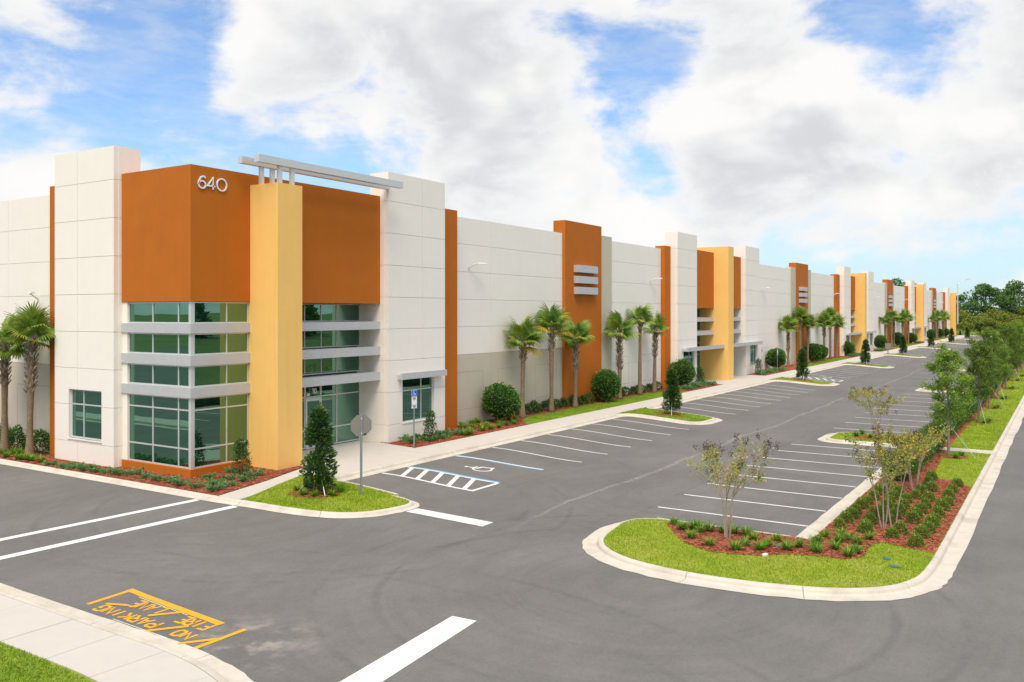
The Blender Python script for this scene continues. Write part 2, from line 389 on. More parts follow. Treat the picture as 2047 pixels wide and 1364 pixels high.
def make_asphalt():
    m = bpy.data.materials.new('asphalt'); m.use_nodes = True
    nt = m.node_tree; N, L = nt.nodes, nt.links
    b = N['Principled BSDF']; b.inputs['Roughness'].default_value = 0.82; b.inputs['Specular IOR Level'].default_value = 0.35
    tc = N.new('ShaderNodeTexCoord'); P = tc.outputs['Object']
    def noise(scale, det=5, ro=0.6, vec=None, dist=0.0):
        t = N.new('ShaderNodeTexNoise'); t.inputs['Scale'].default_value = scale; t.inputs['Detail'].default_value = det
        t.inputs['Roughness'].default_value = ro; t.inputs['Distortion'].default_value = dist
        L.new(vec if vec is not None else P, t.inputs['Vector']); return t.outputs[0]
    def rg(v, a, bb, c, d, s=False):
        x = N.new('ShaderNodeMapRange'); L.new(v, x.inputs[0])
        if s: x.interpolation_type = 'SMOOTHSTEP'
        for i, q in enumerate((a, bb, c, d)): x.inputs[i+1].default_value = q
        return x.outputs[0]
    def mt(op, a, bb=None):
        x = N.new('ShaderNodeMath'); x.operation = op
        for i, v in enumerate((a, bb)):
            if v is None: continue
            if isinstance(v, (int, float)): x.inputs[i].default_value = v
            else: L.new(v, x.inputs[i])
        return x.outputs[0]
    def mp(scale, rot=0):
        x = N.new('ShaderNodeMapping'); x.inputs['Scale'].default_value = scale; x.inputs['Rotation'].default_value = (0, 0, rot)
        L.new(P, x.inputs['Vector']); return x.outputs[0]
    val = rg(noise(60, 4, 0.75), 0.25, 0.75, 0.72, 1.28)
    val = mt('MULTIPLY', val, rg(noise(14, 4, 0.7), 0.28, 0.72, 0.88, 1.12))
    val = mt('MULTIPLY', val, rg(noise(0.22, 5, 0.6), 0.3, 0.7, 0.87, 1.13))
    val = mt('MULTIPLY', val, rg(noise(1.0, 6, 0.65, mp((0.25, 1.6, 1)), 0.6), 0.3, 0.7, 0.955, 1.045))
    val = mt('MULTIPLY', val, rg(noise(0.8, 8, 0.75), 0.3, 0.7, 0.93, 1.07))
    # swept tyre arcs at the turning mouth
    sep = N.new('ShaderNodeSeparateXYZ'); L.new(P, sep.inputs[0]); X, Y = sep.outputs[0], sep.outputs[1]
    for (cx_, cy_, fr_, am) in ((20.0, 9.0, 7.0, 0.05), (19.0, 24.0, 5.0, 0.05), (31.0, 12.0, 5.0, 0.04)):
        dx = mt('SUBTRACT', X, cx_); dy = mt('SUBTRACT', Y, cy_)
        rr = mt('SQRT', mt('ADD', mt('MULTIPLY', dx, dx), mt('MULTIPLY', dy, dy)))
        cb = N.new('ShaderNodeCombineXYZ'); L.new(mt('MULTIPLY', rr, fr_), cb.inputs[0])
        L.new(mt('MULTIPLY', X, 0.35), cb.inputs[1]); L.new(mt('MULTIPLY', Y, 0.35), cb.inputs[2])
        t = noise(0.55, 4, 0.55, cb.outputs[0])
        near = rg(rr, 4.0, 16.0, 1.0, 0.0, True)
        v2 = rg(t, 0.35, 0.70, am, -am)
        val = mt('MULTIPLY', val, mt('ADD', 1.0, mt('MULTIPLY', v2, near)))
    # thin tyre marks left by turning cars
    brk0 = rg(noise(0.45, 5, 0.7), 0.40, 0.62, 0.0, 1.0, True)
    for (cx_, cy_, r0_, am) in ((19.6, 9.2, 6.1, 0.16), (19.7, 9.3, 7.6, 0.14), (39.5, 9.2, 2.4, 0.16), (39.9, 9.3, 3.3, 0.12), (22.5, 22.5, 7.4, 0.14), (22.3, 22.4, 8.9, 0.12), (26.0, 27.0, 14.0, 0.10), (4.0, 13.0, 13.2, 0.10), (4.0, 13.0, 14.7, 0.10)):
        dx = mt('SUBTRACT', X, cx_); dy = mt('SUBTRACT', Y, cy_)
        rr = mt('SQRT', mt('ADD', mt('MULTIPLY', dx, dx), mt('MULTIPLY', dy, dy)))
        k = rg(mt('ABSOLUTE', mt('SUBTRACT', rr, r0_)), 0.03, 0.16, am, 0.0, True)
        val = mt('MULTIPLY', val, mt('SUBTRACT', 1.0, mt('MULTIPLY', k, brk0)))
    cm = N.new('ShaderNodeMix'); cm.data_type = 'RGBA'; cm.blend_type = 'MULTIPLY'; cm.inputs[0].default_value = 1
    cm.inputs[6].default_value = (0.147, 0.141, 0.132, 1); L.new(val, cm.inputs[7])
    # pale silt left along the drainage line of the aisle
    wob = mt('ADD', mt('MULTIPLY', mt('SUBTRACT', noise(0.10, 3), 0.5), 1.8), mt('MULTIPLY', mt('SUBTRACT', noise(1.7, 5), 0.5), 0.35))
    yc = mt('ABSOLUTE', mt('SUBTRACT', mt('ADD', Y, wob), 15.05))
    band = rg(yc, 0.0, 0.16, 1.0, 0.0, True)
    along = mt('MULTIPLY', rg(X, 22.0, 28.0, 0.0, 1.0, True), rg(X, 120.0, 150.0, 1.0, 0.0, True))
    brk = rg(noise(6.0, 7, 0.8), 0.34, 0.66, 0.0, 1.0, True)
    silt = mt('MULTIPLY', mt('MULTIPLY', band, along), brk)
    # dusty film by the fire lane kerb
    dx = mt('SUBTRACT', X, 12.0); dy = mt('SUBTRACT', Y, 14.3)
    dd = mt('SQRT', mt('ADD', mt('MULTIPLY', dx, dx), mt('MULTIPLY', dy, dy)))
    dust = mt('MULTIPLY', rg(dd, 0.2, 2.4, 1.0, 0.0, True), rg(noise(1.4, 6, 0.65), 0.44, 0.68, 0.0, 0.75, True))
    sp = rg(noise(5.5, 5, 0.6), 0.74, 0.80, 0.0, 0.55, True)
    fac = mt('MAXIMUM', mt('MULTIPLY', silt, 0.7), mt('MAXIMUM', dust, sp))
    cm2 = N.new('ShaderNodeMix'); cm2.data_type = 'RGBA'; L.new(fac, cm2.inputs[0]); L.new(cm.outputs[2], cm2.inputs[6])
    cm2.inputs[7].default_value = (0.36, 0.33, 0.28, 1)
    # oil drips
    oil = rg(noise(2.6, 5, 0.7, mp((1, 1, 1), 0.4)), 0.735, 0.79, 0.0, 0.5, True)
    cm3 = N.new('ShaderNodeMix'); cm3.data_type = 'RGBA'; L.new(oil, cm3.inputs[0]); L.new(cm2.outputs[2], cm3.inputs[6])
    cm3.inputs[7].default_value = (0.05, 0.047, 0.045, 1)
    # paving seams
    sy = mt('ABSOLUTE', mt('SUBTRACT', Y, 18.35)); s1 = rg(sy, 0.01, 0.05, 0.35, 0.0)
    sy2 = mt('ABSOLUTE', mt('SUBTRACT', Y, 12.35)); s2 = rg(sy2, 0.01, 0.05, 0.35, 0.0)
    sx = rg(X, 26.0, 27.0, 0.0, 1.0)
    seam = mt('MULTIPLY', mt('MULTIPLY', mt('MAXIMUM', s1, s2), sx), rg(noise(0.7, 4), 0.35, 0.6, 0.2, 1.0))
    cm4 = N.new('ShaderNodeMix'); cm4.data_type = 'RGBA'; L.new(seam, cm4.inputs[0]); L.new(cm3.outputs[2], cm4.inputs[6])
    cm4.inputs[7].default_value = (0.055, 0.052, 0.05, 1)
    L.new(cm4.outputs[2], b.inputs['Base Color'])
    bn = N.new('ShaderNodeBump'); bn.inputs['Strength'].default_value = 0.25; bn.inputs['Distance'].default_value = 0.01
    L.new(noise(90, 3, 0.7), bn.inputs['Height']); L.new(bn.outputs[0], b.inputs['Normal'])
    return m
M_ASPH = make_asphalt()
# ------------------------------------------------------------------ ground sheets
def poly_sheet(name, poly, h, mat_, parent=None, kind='structure', base=None, holes=None):
    """flat-lying polygon that follows the pavement level at height h"""
    rings = [poly] + (holes or [])
    flat = [p for r_ in rings for p in r_]
    tris = tessellate_polygon([[Vector((x, y, 0)) for x, y in r_] for r_ in rings])
    z = [(float(G(x, y)) + h) if base is None else base + h for x, y in flat]
    V = [(x, y, zz) for (x, y), zz in zip(flat, z)]
    F = []
    for t in tris:
        a, b, c = (Vector(V[i]) for i in t)
        F.append(t if (b - a).cross(c - a).z > 0 else (t[0], t[2], t[1]))
    m = MB().add(V, F)
    return obj(name, m, mat_, parent, kind=kind if parent is None else None)

def tri_sample(poly, n, holes=None):
    rings = [poly] + (holes or [])
    flat = np.array([p for r_ in rings for p in r_], float)
    tris = np.array(tessellate_polygon([[Vector((x, y, 0)) for x, y in r_] for r_ in rings]))
    a, b, c = flat[tris[:, 0]], flat[tris[:, 1]], flat[tris[:, 2]]
    ar = np.abs(np.cross(b - a, c - a)) / 2
    k = rng.choice(len(tris), n, p=ar / ar.sum())
    u = np.sqrt(rng.random(n)); v = rng.random(n)
    return a[k] * (1 - u)[:, None] + b[k] * (u * (1 - v))[:, None] + c[k] * (u * v)[:, None], ar.sum()
def poly_area(poly):
    p = np.array(poly); q = np.roll(p, -1, 0)
    return abs(np.sum(p[:, 0] * q[:, 1] - p[:, 1] * q[:, 0])) / 2

def blade_mesh(name, P, Z, hgt, wid, tint):
    n = len(P)
    az = rng.random(n) * 2 * math.pi
    lean = 0.25 + rng.random(n) * 0.9
    w = wid * (0.6 + 0.8 * rng.random(n)); h = hgt * (0.5 + 0.9 * rng.random(n))
    dx, dy = np.cos(az), np.sin(az)
    V = np.empty((n, 3, 3))
    V[:, 0] = np.stack([P[:, 0] - dy * w / 2, P[:, 1] + dx * w / 2, Z], 1)
    V[:, 1] = np.stack([P[:, 0] + dy * w / 2, P[:, 1] - dx * w / 2, Z], 1)
    V[:, 2] = np.stack([P[:, 0] + dx * h * lean, P[:, 1] + dy * h * lean, Z + h * (1 - 0.35 * lean)], 1)
    return np_mesh(name, V.reshape(-1, 3), np.arange(3 * n).reshape(-1, 3), tint)

def value_noise(P, s, seed):
    r_ = np.random.default_rng(seed)
    g = r_.random((64, 64))
    q = P / s
    i = np.floor(q).astype(int); f = q - i; f = f * f * (3 - 2 * f)
    a = g[i[:, 0] % 64, i[:, 1] % 64]; b = g[(i[:, 0] + 1) % 64, i[:, 1] % 64]
    c = g[i[:, 0] % 64, (i[:, 1] + 1) % 64]; d = g[(i[:, 0] + 1) % 64, (i[:, 1] + 1) % 64]
    return (a * (1 - f[:, 0]) + b * f[:, 0]) * (1 - f[:, 1]) + (c * (1 - f[:, 0]) + d * f[:, 0]) * f[:, 1]

def lawn(name, poly, h, dens, hgt=0.055, wid=0.016, m=None, holes=None, base=None, sheet=True, label='short bright green lawn grass'):
    if sheet: poly_sheet(name + '_ground', poly, h, M_TURF, holes=holes, base=base)
    P, A = tri_sample(poly, 10, holes)
    n = int(A * dens)
    P, A = tri_sample(poly, n, holes)
    Z = (G(P[:, 0], P[:, 1]) if base is None else np.full(n, base)) + h - 0.004
    t = 0.55 * value_noise(P, 0.55, 3) + 0.35 * value_noise(P, 0.16, 4) + 0.35 * (rng.random(n) - 0.25)
    me = blade_mesh(name, P, Z, hgt, wid, np.clip(t, 0, 1))
    return obj(name, me, m or M_GRASS, label=label, cat='grass', kind='stuff')

def mulch(name, poly, h, dens, holes=None, base=None, label='red bark mulch spread over a planting bed'):
    poly_sheet(name + '_ground', poly, h, M_MULCH, holes=holes, base=base)
    P, A = tri_sample(poly, 10, holes)
    n = max(10, int(A * dens))
    P, A = tri_sample(poly, n, holes)
    Z = (G(P[:, 0], P[:, 1]) if base is None else np.full(n, base)) + h
    az = rng.random(n) * math.pi; l = 0.02 + 0.05 * rng.random(n); w = 0.008 + 0.014 * rng.random(n)
    d = np.stack([np.cos(az), np.sin(az)], 1); e = np.stack([-d[:, 1], d[:, 0]], 1)
    V = np.empty((n, 4, 3))
    for k, (a, b) in enumerate(((-1, -1), (1, -1), (1, 1), (-1, 1))):
        V[:, k, :2] = P + d * (a * l)[:, None] + e * (b * w)[:, None]
        V[:, k, 2] = Z + 0.006 + rng.random(n) * 0.022
    me = np_mesh(name, V.reshape(-1, 3), np.arange(4 * n).reshape(-1, 4), rng.random(n))
    return obj(name, me, M_CHIP, label=label, cat='mulch', kind='stuff')

# terrain to the horizon
def make_terrain():
    e = MB(); S = 4500
    e.add([(-S, -S, -0.75), (S, -S, -0.75), (S, S, -0.75), (-S, S, -0.75)], [(0, 1, 2, 3)])
    obj('ground', e, M_FIELD, kind='structure')
make_terrain()

def make_asphalt_sheet():
    xs = sorted(set([-90, -40, 0, 9] + list(np.round(np.arange(11.0, 20.01, 0.5), 2)) + [19.65] + [24, 30, 40, 60, 100, 160, 220, 279]))
    ys = sorted(set([-9, 0, 6, 12] + list(np.round(np.arange(16.0, 24.01, 0.5), 2)) + [18.65, 23.65] + [30, 45, 90, 140]))
    V = [(x, y, float(G(x, y))) for y in ys for x in xs]
    n = len(xs)
    F = [(j*n+i, j*n+i+1, (j+1)*n+i+1, (j+1)*n+i) for j in range(len(ys)-1) for i in range(n-1)]
    return obj('asphalt', MB().add(V, F), M_ASPH, kind='structure')
ASPH = make_asphalt_sheet()

# ------------------------------------------------------------------ kerbs
def dens_path(pts, step=0.5):
    out = []
    for a, b in zip(pts[:-1], pts[1:]):
        d = math.dist(a, b); k = max(1, int(d / step)) if d < 40 else max(1, int(d / 2.0))
        for i in range(k):
            out.append((a[0] + (b[0]-a[0]) * i / k, a[1] + (b[1]-a[1]) * i / k))
    out.append(pts[-1])
    return out
def fillet(pts, rads, n=7):
    """round the inner corners of an open polyline"""
    out = [pts[0]]
    for i in range(1, len(pts)-1):
        r_ = rads[i-1] if isinstance(rads, (list, tuple)) else rads
        p, a, b = Vector(pts[i]), Vector(pts[i-1]), Vector(pts[i+1])
        if r_ <= 0: out.append(tuple(p)); continue
        u = (a - p).normalized(); v = (b - p).normalized()
        ang = math.acos(max(-1, min(1, u.dot(v))))
        t = r_ / math.tan(ang / 2)
        c = p + (u + v).normalized() * (r_ / math.sin(ang / 2))
        s, e = p + u * t, p + v * t
        a0 = math.atan2(*(s - c).yx); a1 = math.atan2(*(e - c).yx)
        da = (a1 - a0 + math.pi) % (2 * math.pi) - math.pi
        for k in range(n + 1):
            q = a0 + da * k / n
            out.append((c.x + r_ * math.cos(q), c.y + r_ * math.sin(q)))
    out.append(pts[-1])
    return out
KERB = [(0.0, 0.010), (0.30, -0.008 + 0.012), (0.385, 0.012), (0.42, 0.035), (0.445, 0.095), (0.475, 0.128), (0.50, 0.135), (0.60, 0.137), (0.615, 0.125), (0.62, -0.02)]
KERB_THIN = [(0.0, -0.02), (0.015, 0.10), (0.04, 0.128), (0.06, 0.135), (0.17, 0.137), (0.185, 0.125), (0.19, -0.02)]
def offset_path(pts, o, side=1):
    P = [Vector(p) for p in pts]; out = []
    closed = (P[0] - P[-1]).length < 1e-6
    for i, p in enumerate(P):
        if closed and i in (0, len(P)-1): a, b = P[-2], P[1]
        else: a, b = P[max(i-1, 0)], P[min(i+1, len(P)-1)]
        t1 = (p - a).normalized() if (p - a).length > 1e-6 else (b - p).normalized()
        t2 = (b - p).normalized() if (b - p).length > 1e-6 else t1
        n1 = Vector((-t1.y, t1.x)) * side; n2 = Vector((-t2.y, t2.x)) * side
        m = (n1 + n2)
        m = m / max(0.35, m.length_squared / 2) if m.length > 1e-6 else n1
        out.append((p.x + m.x * o, p.y + m.y * o))
    return out
def kerb(name, pts, prof=KERB, side=1, step=0.6, wob=0.0, joint=3.0, m=None, taper=0.0):
    """sweeps a kerb-and-gutter section; side=1 raises the kerb on the left of the path; open joints split it into lengths"""
    P = dens_path(pts, step)
    rings = [offset_path(P, o, side) for o, h in prof]
    n = len(P)
    if taper:      # narrow the section to a plain kerb over the last metres
        for i in range(n):
            rest = sum(math.dist(P[k], P[k+1]) for k in range(i, n-1)) if n - i < 30 else 99
            t = 1 - 0.69 * float(sm(1 - rest / taper)) if rest < taper else 1
            for j in range(len(prof)):
                rings[j][i] = (P[i][0] + (rings[j][i][0]-P[i][0]) * t, P[i][1] + (rings[j][i][1]-P[i][1]) * t)
    jit = [random.uniform(-wob, wob) for _ in P]
    V = []; zb = [float(G(*p)) for p in P]
    for j, (o, h) in enumerate(prof):
        for i in range(n):
            x, y = rings[j][i]
            if j == 0 and wob:
                x2, y2 = rings[1][i]; d = math.dist((x, y), (x2, y2)) or 1
                x -= (x2 - x) / d * jit[i]; y -= (y2 - y) / d * jit[i]
            V.append((x, y, zb[i] + h))
    cuts = set(); acc = 0
    for i in range(1, n-1):
        acc += math.dist(P[i-1], P[i])
        if joint and acc >= joint: cuts.add(i); acc = 0
    root = None; start = 0
    bounds = [0] + sorted(cuts) + [n-1]
    K = len(prof); pieces = []
    for s, e in zip(bounds[:-1], bounds[1:]):
        idx = list(range(s, e+1)); mb = MB(); VV = []
        for j in range(K):
            for q, i in enumerate(idx):
                x, y, z = V[j*n+i]
                if q == 0 and i != 0:
                    x2, y2, _ = V[j*n+i+1]; d = math.dist((x, y), (x2, y2)) or 1; x += (x2-x)/d*0.007; y += (y2-y)/d*0.007
                if q == len(idx)-1 and i != n-1:
                    x2, y2, _ = V[j*n+i-1]; d = math.dist((x, y), (x2, y2)) or 1; x += (x2-x)/d*0.007; y += (y2-y)/d*0.007
                VV.append((x, y, z))
        k = len(idx)
        F = []
        for j in range(K-1):
            for q in range(k-1):
                f = (j*k+q, j*k+q+1, (j+1)*k+q+1, (j+1)*k+q)
                F.append(f if side == 1 else f[::-1])
        mb.add(VV, F)
        F2 = [tuple(j*k for j in range(K)), tuple(j*k + k-1 for j in range(K))[::-1]]
        mb.f += F2; mb.t += [0.5, 0.5]
        pieces.append(mb)
    root = obj(name, pieces[0], m or M_CONC, kind='structure')
    for pc in pieces[1:]:
        obj('kerb_section', pc, m or M_CONC, root)
    return root, rings[-1]

# island on the road side, with its nose towards the side street
nose = [(279, 2.5), (26.2, 2.52), (24.6, 2.58), (23.6, 2.75), (22.6, 3.2), (21.75, 4.05), (21.15, 5.3), (20.78, 7.0), (20.75, 8.7),
        (21.1, 10.3), (21.85, 11.45), (22.8, 12.12), (24.0, 12.42), (25.2, 12.42), (26.1, 12.0), (26.5, 11.3)]
def smooth_path(pts, a, b, k=4):
    """Catmull-Rom between indices a..b"""
    out = list(pts[:a])
    for i in range(a, b):
        p0, p1, p2, p3 = (np.array(pts[max(0, min(len(pts)-1, j))], float) for j in (i-1, i, i+1, i+2))
        if i == a: p0 = p1 - (p2 - p1)
        for q in range(k):
            t = q / k
            out.append(tuple(0.5 * ((2*p1) + (-p0+p2)*t + (2*p0-5*p1+4*p2-p3)*t*t + (-p0+3*p1-3*p2+p3)*t**3)))
    return out + list(pts[b:])
nose_s = smooth_path(nose, 1, len(nose)-1, 4)
_, inner_nose = kerb('road_kerb', nose_s, KERB, side=-1, wob=0.035, taper=3.0)
_, inner_thin = kerb('parking_end_kerb', [(26.5, 11.3), (26.5, 7.02)], KERB_THIN, side=-1)
RISL = [(47.3, 51.8), (82.3, 87.0), (114.5, 119.0), (147, 151.5), (180, 184.5)]
bay = [(26.5, 7.0)]; rr = []
for x0, x1 in RISL:
    bay += [(x0, 7.0), (x0, 11.45), (x1, 11.45), (x1, 7.0)]; rr += [0.5, 1.3, 1.3, 0.5]
bay += [(279, 7.0)]
_, inner_bay = kerb('parking_kerb', fillet(bay, rr), KERB, side=-1, wob=0.015)

# kerb round the building pad
pad_path = [(19.72, 140), (19.72, 25.0), (19.78, 23.4), (20.05, 22.0), (20.45, 20.95), (21.05, 20.05), (21.9, 19.45), (22.9, 19.16), (23.7, 19.12), (24.25, 19.45), (24.45, 20.05), (24.45, 20.6)]
pad_s = smooth_path(pad_path, 1, len(pad_path)-1, 4)
_, inner_pad = kerb('side_street_kerb', pad_s, [(0, .012), (.16, .02), (.20, .04), (.235, .10), (.27, .128), (.30, .135), (.36, .136), (.37, .12), (.375, -.02)], side=1, wob=0.012)
_, inner_pen = kerb('peninsula_kerb', [(24.5, 20.6), (24.55, 23.64)], KERB_THIN, side=1)
LISL = [(50.2, 54.6), (83.4, 88.0), (114.4, 119), (143.8, 148.4), (178.6, 183), (210.4, 214.8), (244.6, 249)]
lp = [(24.56, 23.65)]; rr = []
for x0, x1 in LISL:
    lp += [(x0, 23.65), (x0, 18.4), (x1, 18.4), (x1, 23.65)]; rr += [0.5, 1.5, 1.5, 0.5]
lp += [(276, 23.65)]
lp_f = fillet(lp, rr)
_, inner_lot = kerb('building_kerb', lp_f, KERB, side=1, wob=0.012)

# corner block beyond the side street
ll = [(11.55, 140), (11.5, 24), (11.42, 17.0), (11.42, 15.6), (11.34, 14.4), (11.15, 13.35), (10.85, 12.4), (10.3, 11.2), (9.3, 10.0), (8.0, 9.0), (6.4, 8.3), (4.6, 8.0), (-60, 8.0)]
ll_s = smooth_path(ll, 2, len(ll)-1, 4)
_, inner_ll = kerb('corner_kerb', ll_s, KERB, side=-1, wob=0.02)
wi = offset_path(dens_path(ll_s, 0.6), 0.63, -1)
wo = offset_path(dens_path(ll_s, 0.6), 2.15, -1)
# pavement slabs of that corner, cut at their joints
wk = None
acc = 0; last = 0
for i in range(1, len(wi)):
    acc += math.dist(wi[i-1], wi[i])
    if acc > 1.55 or i == len(wi)-1:
        a = wi[last:i+1]; b = wo[last:i+1]
        if a[0][1] < 60 and a[0][0] > -20:
            poly = a + b[::-1]
            c_ = np.mean(np.array(poly), 0)
            poly = [(c_[0] + (x-c_[0])*0.992, c_[1] + (y-c_[1])*0.992) for x, y in poly]
            z = float(G(*c_)) + 0.13
            area2 = sum(p[0]*q[1]-q[0]*p[1] for p, q in zip(poly, poly[1:] + poly[:1]))
            if area2 < 0: poly = poly[::-1]
            s_ = MB().prism(poly, z - 0.1, z + random.uniform(-0.002, 0.002))
            if wk is None: wk = obj('corner_sidewalk', s_, M_WALK, kind='structure')
            else: obj('slab', s_, M_WALK, wk)
        acc = 0; last = i
lawn_ll = [p for p in wo if p[1] < 40 and p[0] > -12]
lawn_ll = lawn_ll + [(-12, 40)]
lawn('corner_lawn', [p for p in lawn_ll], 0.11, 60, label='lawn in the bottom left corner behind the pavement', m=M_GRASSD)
near = [(9.27, 20.5), (9.27, 17.0), (9.22, 15.2), (8.95, 13.6), (7.6, 12.2), (6.0, 13.5), (7.3, 20.5)]
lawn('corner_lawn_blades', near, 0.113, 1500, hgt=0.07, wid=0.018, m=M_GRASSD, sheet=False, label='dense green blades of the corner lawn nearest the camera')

# ------------------------------------------------------------------ pad surfaces
MODS = [70.4 + 65.4 * k for k in range(3)]
# sidewalk slabs along the lot
wsl = None
x = 24.75
while x < 275:
    w = 1.65 if x < 96 else 6.6
    s_ = MB().box(x + 0.006, x + w - 0.006, 24.274, 26.12, -0.12, 0.002 * random.uniform(-1, 1))
    if wsl is None: wsl = obj('sidewalk', s_, M_WALK, kind='structure')
    else: obj('slab', s_, M_WALK, wsl)
    x += w
def walk_poly(name, poly, z=0.0):
    a2 = sum(p[0]*q[1]-q[0]*p[1] for p, q in zip(poly, poly[1:] + poly[:1]))
    if a2 < 0: poly = poly[::-1]
    tr = tessellate_polygon([[Vector((x, y, 0)) for x, y in poly]])
    mb = MB(); n = len(poly)
    V = [(x, y, z) for x, y in poly] + [(x, y, z-0.12) for x, y in poly]
    F = []
    for t in tr:
        a, b, c = (Vector(V[i]) for i in t)
        F.append(t if (b-a).cross(c-a).z > 0 else (t[0], t[2], t[1]))
    F += [(n+i, n+(i+1) % n, (i+1) % n, i) for i in range(n)]
    mb.add(V, F)
    return obj(name, mb, M_WALK, wsl)
walk_poly('walkway', [(20.11, 24.06), (20.5, 24.06), (21.35, 24.36), (22.85, 24.98), (24.1, 25.42), (24.74, 25.55), (24.74, 26.13), (32.3, 26.13), (32.58, 27.9), (32.8, 28.24), (32.8, 30.2), (25.95, 30.2), (25.95, 27.05), (25.7, 26.72), (22.85, 25.78), (20.11, 25.1)], -0.004)
ends = MODS
for x0 in MODS:
    walk_poly('entrance_plaza', [(x0 + 5.7, 26.13), (x0 + 18.4, 26.13), (x0 + 18.6, 28.2), (x0 + 18.6, 30.2), (x0 + 4.6, 30.2), (x0 + 4.6, 28.2)], -0.004)
# soil under everything on the pad
poly_sheet('pad_soil', [(20.0, 140), (20.0, 24.2), (275, 24.2), (275, 140)], 0.09, M_SOIL)

# peninsula at the corner of the lot
pen = [(20.5, 24.03), (21.35, 24.33), (22.85, 24.95), (24.1, 25.38), (24.62, 25.52), (24.72, 24.9), (24.72, 23.9), (24.36, 23.5), (24.31, 20.6)]
pen_nose = [p for p in inner_pad if p[1] < 24.03][::-1]
pen_poly = pen + [(24.08, 20.3)] + [p for p in pen_nose if p[0] < 24.06]
pen_poly = [p for i, p in enumerate(pen_poly) if i == 0 or math.dist(p, pen_poly[i-1]) > 0.03]
lawn('peninsula_lawn', pen_poly, 0.118, 1400, hgt=0.065, wid=0.02, label='bright green lawn of the small peninsula with the stop sign')
ring = [(22.45 + 0.95 * math.cos(a) * (1 + 0.12*math.sin(3*a)), 22.75 + 0.85 * math.sin(a)) for a in np.linspace(0, 2*math.pi, 22, endpoint=False)]
mulch('peninsula_mulch', ring, 0.128, 420, label='ring of red mulch round the staked peninsula tree')

# left islands
for k, (x0, x1) in enumerate(LISL):
    outer = [p for p in fillet([(x0, 24.3), (x0, 18.4), (x1, 18.4), (x1, 24.3)], [1.5, 1.5])]
    ip = offset_path(dens_path(outer, 0.6), 0.62, 1)
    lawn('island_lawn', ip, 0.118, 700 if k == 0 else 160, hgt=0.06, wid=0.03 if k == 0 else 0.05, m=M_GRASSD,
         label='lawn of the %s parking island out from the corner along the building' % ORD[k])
    cx_ = (x0 + x1) / 2
    rp = [(cx_ + 0.75 * math.cos(a), 21.6 + 1.0 * math.sin(a)) for a in np.linspace(0, 2*math.pi, 16, endpoint=False)]
    mulch('island_mulch', rp, 0.13, 150 if k == 0 else 30, label='red mulch round the tree of the %s island along the building' % ORD[k])

# beds and lawns against the long facade
bed0 = [(20.11, 60), (20.11, 25.14), (22.85, 25.82), (25.66, 26.76), (25.9, 27.1), (25.9, 29.5), (22.0, 29.5), (22.6, 60)]
mulch('corner_bed', bed0, 0.128, 330, label='red mulch bed wrapping the corner of the building')
bed1 = [(32.34, 26.14), (42.6, 26.14), (43.3, 26.9), (44.2, 27.6), (45.2, 28.0), (47.2, 28.25), (48.6, 27.95), (49.8, 28.3), (52.0, 28.05), (53.8, 28.4), (56.3, 27.9), (57.6, 28.4), (58.9, 27.9), (60.5, 28.5), (62.5, 28.1), (64, 28.5), (65.2, 28.0), (66.5, 27.6), (67.4, 26.9), (67.7, 26.14), (76.05, 26.14), (75.4, 27.4), (74.95, 28.3), (74.95, 29.6), (32.9, 29.6), (32.62, 27.95)]
lawn1 = [(42.62, 26.14), (67.68, 26.14), (67.35, 26.95), (66.5, 27.62), (65.2, 28.02), (64, 28.52), (62.5, 28.12), (60.5, 28.52), (58.9, 27.92), (57.6, 28.42), (56.3, 27.92), (53.8, 28.42), (52.0, 28.07), (49.8, 28.32), (48.6, 27.97), (47.2, 28.27), (45.2, 28.02), (44.2, 27.62), (43.3, 26.92)]
mulch('facade_bed', bed1, 0.128, 200, label='red mulch bed along the first stretch of the long facade')
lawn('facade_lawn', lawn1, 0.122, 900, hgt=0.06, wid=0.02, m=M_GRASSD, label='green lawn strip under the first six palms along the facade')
for k, x0 in enumerate(MODS):
    a, b = x0 + 18.45, x0 + 65.4 + 5.6 if k < 2 else 274
    l0, l1 = a + 15.5, x0 + 62
    mulch('facade_bed', [(a, 26.14), (b, 26.14), (b, 29.6), (a + .2, 29.6), (a + .15, 28.2)], 0.126, 30, label='red mulch bed along the facade beyond the %s entrance' % ORD[k+1])
    lawn('facade_lawn', [(l0, 26.14), (l1, 26.14), (l1 - 1.5, 28.1), (l0 + 2, 28.1)], 0.131, 220 if k == 0 else 90, hgt=0.06, wid=0.06, m=M_GRASSD, label='green lawn strip along the facade beyond the %s entrance' % ORD[k+1])

